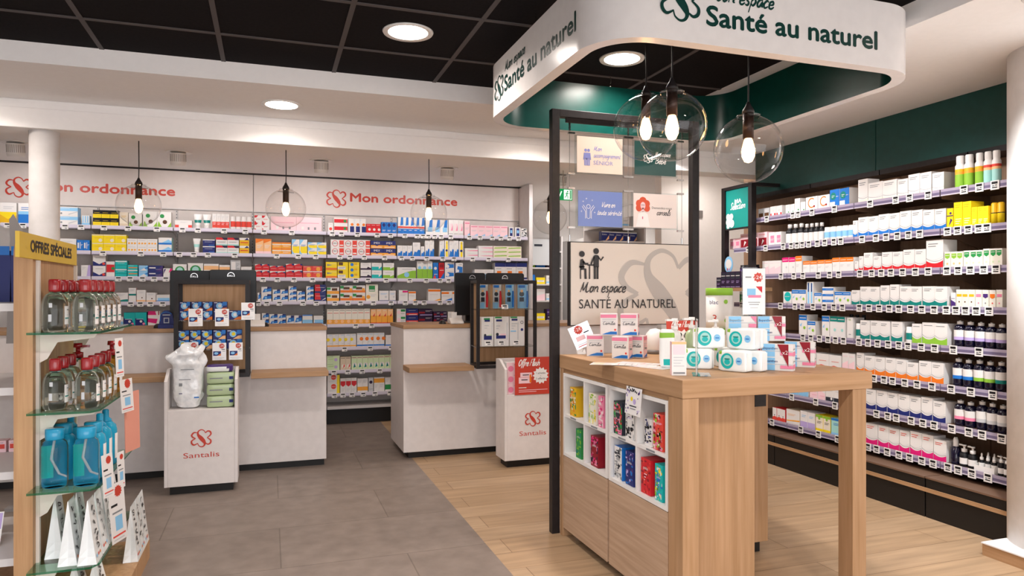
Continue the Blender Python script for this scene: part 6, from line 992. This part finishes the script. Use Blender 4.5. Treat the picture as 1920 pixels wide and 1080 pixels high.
# ------------------------------------------------------------------ staff corridor seen past the screen
struct('door_1', MB().box(4.02, 4.12, 8.6, 9.45, 0, 2.05, 'w').box(4.012, 4.02, 8.66, 8.7, .95, 1.05, 'chrome'))
t = thing('stock_shelving', 'white open stock shelving in the staff corridor', 'shelving', (3.5, 9.3, 0))
for a in (3.28, 3.86): MB().box(a, a+.02, 9.1, 9.45, 0, 2.1, 'shelf_metal').build('side_panel', t)
MB().box(3.30, 3.86, 9.44, 9.45, 0, 2.1, 'shelf_metal').build('back_panel', t)
for z in (.46, .69, .92, 1.2, 1.43, 1.66, 1.89): MB().box(3.30, 3.86, 9.1, 9.44, z-.02, z, 'shelf_metal').build('shelf', t)
for z, its in ((1.66, (('fargreen', .1, 'lime'), ('farblue', .16, 'bright blue'), ('purplebox', .12, 'dark violet'))), (1.43, (('farblue', .13, 'mid blue'), ('faryel', .09, 'yellow'), ('farbox', .12, 'white'))), (1.2, (('farbox', .12, 'white flat'), ('pinkgloss', .16, 'rose'), ('farbox', .1, 'white end'))), (.92, (('faryel', .2, 'tall yellow'), ('faryel', .1, 'low yellow'), ('purplebox', .16, 'plum')))):
    for j, (st, h, words) in enumerate(its):
        if words not in ('white flat', 'tall yellow'): good(carton(.13, h, .1, STY[st][0]), 'stock_box', '%s carton on the staff corridor shelving, %s shelf' % (words, {1.66: 'upper', 1.43: 'second', 1.2: 'third', .92: 'lower'}[z]), 'carton', 'cartons on the corridor shelving', (3.42+j*.15, 9.15, z+.0006), 0)
tag(MB().box(3.42, 3.80, 9.09, 9.098, 1.69, 2.05, 'S').rect(Plane((3.42, 9.09, 1.69), X3, Z3), .03, .26, .15, .29, 'i').rect(Plane((3.42, 9.09, 1.69), X3, Z3), .28, .03, .32, .06, 'n').build('notice_sheet', origin=(3.6, 9.09, 1.69)), 'grey printed notice sheet above the corridor cartons', 'notice')
t = thing('exit_sign', 'green and white running man exit sign past the screen post', 'exit sign', (2.72, 6.3, 2.2)); MB().box(2.60, 2.79, 6.30, 6.318, 2.205, 2.315, 'exit_green').build('housing', t); pl = Plane((2.60, 6.30, 2.205), X3, Z3, .0006); MB().rect(pl, .10, .008, .182, .102, 'exit_white').rect(pl, .165, .012, .178, .098, 'exit_green', 2).build('panel', t)
b = MB(); b.disc(pl, .138, .085, .008, 'exit_green', 3); b.stroke(pl, [(.135, .075), (.128, .05)], .013, 'exit_green', 3, smooth=False); b.stroke(pl, [(.128, .05), (.142, .035), (.14, .015)], .008, 'exit_green', 3, smooth=False); b.stroke(pl, [(.128, .05), (.118, .03), (.106, .028)], .008, 'exit_green', 3, smooth=False); b.stroke(pl, [(.136, .072), (.15, .062), (.158, .068)], .006, 'exit_green', 3, smooth=False); b.stroke(pl, [(.134, .074), (.12, .068), (.114, .055)], .006, 'exit_green', 3, smooth=False); b.stroke(pl, [(.03, .055), (.05, .03), (.075, .085)], .01, 'exit_white', 3, smooth=False); b.build('running_man', t); MB().box(2.69, 2.70, 6.305, 6.312, 2.315, SOFF, 'chrome').build('bracket', t)
t = thing('stock_shelving', 'grey shelf of navy boxes glimpsed through the screen posters', 'shelving', (3.5, 6.5, 0))
MB().prism([(3.1, 6.25), (3.55, 6.25), (3.55, 6.7), (3.1, 6.7)], 1.80, 1.82, 2, 'shelf_metal').build('shelf', t); MB().prism([(3.1, 6.25), (3.55, 6.25), (3.55, 6.7), (3.1, 6.7)], 1.95, 1.97, 2, 'shelf_metal').build('shelf', t); MB().box(3.1, 3.55, 6.70, 6.72, 0, 2.1, 'back_panel').build('back_panel', t); MB().box(3.55, 3.57, 6.25, 6.72, 0, 2.1, 'shelf_metal').build('side_panel', t)
for j in range(5): good(carton(.083, .095, .06, STY['dulco'][0]), 'laxative_box', 'navy box with pale corner behind the screen, %s of five, lower shelf' % ORD[j], 'box', 'navy boxes behind the screen', (3.145+.0845*j, 6.30+.012*j, 1.8206), .0)
for j in range(2, 3): good(carton(.083, .09, .06, STY['dulco'][0] if j == 1 else STY['faryel'][0] if j == 0 else STY['farbox'][0]), 'laxative_box', ['yellow', 'navy', 'white'][j]+' box behind the screen on the upper glimpsed shelf', 'box', None, (3.2+.09*j, 6.32, 1.9706), 0)
tag(MB().box(3.98, 4.06, 5.985, 5.999, 2.05, 2.12, 'grey_plastic').build('thermostat', origin=(4.02, 6, 2.05)), 'small grey square plate on the white wall beside the globe lamp', 'wall plate')
# ================================================================== special offers gondola in the foreground
GX, GY0, GY1 = -.873, 3.20, 3.86; GZ = [1.15, .843, .54, .237]
t = thing('offer_gondola', 'oak display gondola with glass shelves and yellow special offers sign', 'display gondola', (-.9, 3.5, 0))
n = 10; pr = [(GY0, .02)]+[(GY1, .02), (GY1, 1.505)]+[(GY0+.05-.05*math.sin(1.571*k/n), 1.455+.05*math.cos(1.571*k/n)) for k in range(n+1)]
MB().prism(pr, -.937, GX, 0, 'spine_oak').build('spine', t)
for y in (3.235, 3.80): MB().box(GX, GX+.012, y, y+.02, .1, 1.43, 'panel_cream').build('slotted_rail', t)
for z in GZ:
    P_ = [(-.873, 3.12), (-.66, 3.12), (-.635, 3.165), (-.635, GY1), (-.873, GY1)]; s = MB().prism(P_, z-.009, z, 2, 'shelf_glass').build('glass_shelf', t)
    for i in (0, 1, 2):
        a, b_ = P_[i], P_[i+1]; MB().add([(*a, z-.0085), (*b_, z-.0085), (*b_, z-.0005), (*a, z-.0005)], [(0, 1, 2, 3)], 'glass_edge').build('polished_edge', s)
    for y in (3.24, 3.81): MB().prism([(GX+.012, z-.012), (-.66, z-.012), (-.67, z-.03), (-.80, z-.045), (-.835, z-.11), (GX+.012, z-.125)], y, y+.004, 1, 'panel_cream').build('bracket', s)
MB().box(-1.22, -.56, 3.2, GY1, 0, .09, 'spine_oak').build('base_plinth', t)
for z in (1.26, .93, .60, .26): MB().box(-1.22, -.938, 3.25, GY1, z-.03, z, 'shelf_metal').build('side_shelf', t)
MB().box(-.8735, -.86, 3.0, 3.80, 1.432, 1.527, 'sign_yellow').build('header_sign', t); pl = Plane((-.86, 3.0, 1.432), (0, 1, 0), Z3, .0008); MB().text(pl, 'OFFRES SPÉCIALES', .125, .028, 'k', w=.58, h=.043, bold=.005).build('lettering', t)
def lotion(x, y, z, col, cap, label, group, h=.205, r=.049, pump=False):
    t = thing('lotion_bottle', label, 'lotion bottle', (x, y, z), group); c = (x, y, z+.0006); hb = h*.74
    MB().lathe(c, [(r*.8, 0), (r*.96, .006), (r, .02), (r, hb*.68), (r*.93, hb*.82), (r*.7, hb*.95), (r*.4, hb), (r*.38, hb+.006)], col, 32, sx=.92).build('bottle', t)
    if pump: MB().lathe(c, [(r*.46, hb+.006), (r*.46, hb+.03), (r*.2, hb+.032), (r*.2, hb+.05), (r*.42, hb+.052), (r*.38, h+.012)], cap, 20).box(x, x+.045, y-.008, y+.008, z+hb+.052, z+hb+.062, cap).build('pump_head', t)
    else: MB().lathe(c, [(r*.44, hb+.004), (r*.46, hb+.012), (r*.46, h-.006), (r*.4, h)], cap, 24).build('cap', t)
    def wrapped(a0, a1, z0, z1, m, k): N = 10; return [(x+(r*.92+.0008*k)*math.cos(a0+(a1-a0)*i/N), y+(r+.0008*k)*math.sin(a0+(a1-a0)*i/N), zz) for zz in (z0, z1) for i in range(N+1)], [(i, i+1, 12+i, 11+i) for i in range(N)], m
    b = MB(); b.add(*wrapped(-.55, 1.15, z+.028, z+hb*.66, 'paper', 1)); b.add(*wrapped(-.5, 1.1, z+.05, z+.055, 't', 2)); b.add(*wrapped(-.3, .9, z+hb*.55, z+hb*.58, 's', 2)); b.add(*wrapped(-.3, .7, z+hb*.42, z+hb*.44, 'S', 2)); b.build('label', t)['label'] = 'white side label'
    if y < 3.3: b = MB(); b.add(*wrapped(-1.75, -1.5, z+.095, z+.112, 'S', 1)); b.add(*wrapped(-1.8, -1.55, z+.04, z+.068, 'S', 1)); b.build('code_print', t)
for cidx, (x, n_) in enumerate(((-.80, 4), (-.695, 5))):
    for j in range(n_): lotion(x, 3.205+.112*j, GZ[0], 'liquid', 'cap_red', 'clear red capped bottle on the top glass shelf, %s in %s row' % (ORD[j], ['inner', 'outer'][cidx]), 'clear red capped bottles, top glass shelf')
for cidx, (x, n_) in enumerate(((-.80, 3), (-.69, 4))):
    for j in range(n_): lotion(x, 3.21+.112*j, GZ[1], 'liquid', 'cap_red', 'clear red capped bottle on second glass shelf, %s in %s row' % (ORD[j], ['inner', 'outer'][cidx]), 'clear red capped bottles, second glass shelf', h=.20, r=.047)
lotion(-.80, 3.56, GZ[1], 'liquid', 'cap_red', 'clear bottle with red pump in the inner row, second glass shelf', 'red pump bottles', h=.225, r=.045, pump=True); lotion(-.69, 3.675, GZ[1], 'amber_liquid', 'cap_red', 'amber bottle with red pump at end of second glass shelf', 'red pump bottles', h=.225, r=.045, pump=True)
def tealb(x, y, z, label, clearb, pump=False):
    t = thing('lotion_bottle', label, 'lotion bottle', (x, y, z), 'turquoise capped bottles, third glass shelf'); c = (x, y, z+.0006); r = .048
    MB().lathe(c, [(r*.85, 0), (r*.98, .005), (r, .02), (r, .155), (r*.9, .175), (r*.62, .187), (r*.6, .19)], 'pale_liquid' if clearb else 'teal_body', 32, sx=.95).build('bottle', t)
    if pump: MB().lathe(c, [(r*.5, .188), (r*.5, .2), (r*.28, .21), (r*.28, .24), (r*.2, .245)], 'cap_teal', 20).build('pump_head', t)
    else: MB().lathe(c, [(r*.68, .186), (r*.7, .19), (r*.7, .226), (r*.64, .229)], 'cap_teal', 24).build('cap', t)
    if clearb: MB().tube([(x, y, z+.19), (x-.01, y, z+.11), (x+.01, y+.005, z+.05), (x+.03, y+.01, z+.035)], .004, 'tube_clear', 8).build('dip_tube', t); N = 10; MB().add([(x+r*.9*math.cos(1.9+1.4*i/N), y+r*.94*math.sin(1.9+1.4*i/N), z+zz) for zz in (.03, .15) for i in range(N+1)], [(i, i+1, 12+i, 11+i) for i in range(N)], 'T').build('label', t)
    else: N = 10; MB().add([(x+(r*.95+.001)*math.cos(-.5+1.5*i/N), y+(r+.001)*math.sin(-.5+1.5*i/N), z+zz) for zz in (.03, .14) for i in range(N+1)], [(i, i+1, 12+i, 11+i) for i in range(N)], 'paper').build('label', t)
tealb(-.80, 3.205, GZ[2], 'clear bottle with turquoise cap, inner one at shelf front', True); tealb(-.69, 3.20, GZ[2], 'clear bottle with turquoise cap, outer one at shelf front', True); tealb(-.69, 3.315, GZ[2], 'turquoise bottle with wide cap behind the clear outer one', False); tealb(-.80, 3.32, GZ[2], 'turquoise bottle with wide cap behind the clear inner one', False)
tealb(-.69, 3.43, GZ[2], 'turquoise slim necked bottle, third in outer row', False, True); tealb(-.69, 3.545, GZ[2], 'turquoise slim necked bottle, fourth in outer row', False, True); tealb(-.80, 3.44, GZ[2], 'turquoise slim necked bottle, third in inner row', False, True)
def pouch(x, y, z, w, d, h, label, group, seed):          # gusseted bag: wide foot, flat sealed top edge
    b = MB(); N = 8; v = []
    for i in range(N+1):
        q = i/N; ww, dd = w*(1-q**.9*.97), d*(1-.12*q); v += [(x-ww/2, y-dd/2, z+.0006+h*q), (x, y-dd/2+.018*math.sin(math.pi*min(q*1.1, 1))*(1-q), z+.0006+h*q), (x+ww/2, y-dd/2, z+.0006+h*q), (x+ww/2, y+dd/2, z+.0006+h*q), (x-ww/2, y+dd/2, z+.0006+h*q)]
    b.add(v, [(4, 3, 2, 1, 0)]+[(i*5+k, i*5+(k+1) % 5, i*5+5+(k+1) % 5, i*5+5+k) for i in range(N) for k in range(5)], 'wipe_white'); rn = random.Random(seed)
    P2 = Plane(Vector((x+w/2, y-d*.5, z)), (0, 1, 0), (-w*.48, 0, h), .002)
    for i in range(6):
        a, c_, q = d*rn.uniform(.25, .6), h*(.26+.12*i), []
        for j in range(rn.randint(4, 6)): q.append((a+rn.uniform(-.02, .02), c_+rn.uniform(-.014, .014)))
        b.stroke(P2, q, rn.uniform(.003, .007), 'k', sub=4)
    for i in range(3): b.disc(P2, d*(.2+.25*i), h*.12, .007, ['d', 'a', 'B'][(seed+i) % 3], 1, 10)
    tag(b.build('snack_pouch', origin=(x, y, z)), label, 'pouch', group)
for j, (x, y) in enumerate(((-.816, 3.31), (-.745, 3.205), (-.675, 3.19), (-.675, 3.31), (-.745, 3.33), (-.675, 3.43), (-.665, 3.55))): pouch(x, y, GZ[3], .068, .105, .25, 'white tapered pouch on lowest glass shelf, '+['inner front one', 'middle front one', 'outer front one', 'second of outer row', 'second of middle row', 'third of outer row', 'fourth of outer row'][j], 'white pouches on the lowest glass shelf', j)
for j, (x, y) in enumerate(((-.675, 3.30), (-.75, 3.32), (-.592, 3.70), (-.592, 3.805), (-.592, 3.595))): pouch(x, y, .0906, .062, .10, .125 if y < 3.4 else .25, 'white and black pouch standing on the gondola base, '+['front outer', 'front inner', 'rear middle', 'rear farthest', 'rear nearest'][j], 'pouches on the gondola base', 20+j)
Yv, Xo = Vector((0, 1, 0)), -.628
for k, (y, z, w, h, lean) in enumerate(((3.44, .935, .06, .175, -.1), (3.56, .76, .10, .165, -.18), (3.20, .475, .075, .19, -.14), (3.36, .235, .115, .29, -.18), (3.48, .44, .055, .17, -.1))):
    u = Vector((0, lean*2, 1)).normalized(); r = Yv; card('price_card', (Xo, y, z), (.35, 1, 0), u, w, h, 'white offer card hanging off the glass shelves, '+['topmost', 'under the red pump bottle', 'before the turquoise bottles', 'largest, by the pouches', 'at the far turquoise bottle'][k], group='offer cards on the gondola', kind='strip')
tag(MB().obox((-.63, 3.66, .56), (.3, 1, 0), (0, -.12, 1), (-1, 0, 0), .13, .28, .003, 'salmon').build('header_card', origin=(-.63, 3.66, .56)), 'salmon pink display card behind the turquoise bottles', 'display card')
# left face of the gondola
for j in (1, 2): tag(MB().prism([(-1.215+.062*j, 1.261), (-1.16+.062*j, 1.261), (-1.155+.062*j, 1.49), (-1.22+.062*j, 1.49)], 3.70, 3.76, 1, 'n').box(-1.215+.062*j, -1.16+.062*j, 3.695, 3.70, 1.47, 1.51, 'b').build('sun_pouch', origin=(-1.19+.062*j, 3.73, 1.26)), 'deep blue crimped pouch behind the oak gondola spine, %s one' % ['', 'outer', 'inner'][j], 'pouch', 'deep blue pouches on the gondola')
for j in (1, 2): good(carton(.05, .05, .06, 'P;r .1 .3 .9 .7 d;l .2 .8 .85 1 n'), 'small_box', 'little pink box low behind the oak gondola spine, %s one' % ['', 'outer', 'inner'][j], 'box', 'little pink boxes', (-1.185+.06*j, 3.66, .6006), 0)
b = MB().obox((-1.20, 3.42, .262), X3, (.12, 0, 1), (0, 1, 0), .15, .14, .002, 'paper'); pl = Plane((-1.20, 3.42, .262), X3, (.12, 0, 1), .0006); b.rect(pl, .004, .07, .146, .136, 'V').disc(pl, .08, .11, .03, 'w', 2, 16, .012).stroke(pl, [(.02, .05), (.07, .035), (.13, .06)], .012, 'v'); tag(b.build('shelf_sign', origin=(-1.2, 3.42, .262)), 'lilac and white card standing low behind the gondola spine', 'sign')
tag(MB().prism([(-1.49, 1.0), (-1.33, 1.0), (-1.38, 1.62), (-1.455, 1.775), (-1.475, 1.74), (-1.47, 1.62)], 4.96, 4.972, 1, 'card_grey').box(-1.49, -1.33, 4.93, 5.0, 0, .02, 'card_grey').box(-1.43, -1.39, 4.955, 4.96, .02, 1.0, 'card_grey').build('floor_display', origin=(-1.41, 4.97, 0)), 'grey pointed cardboard display standing before the round column', 'display')
bpy.context.view_layer.update()
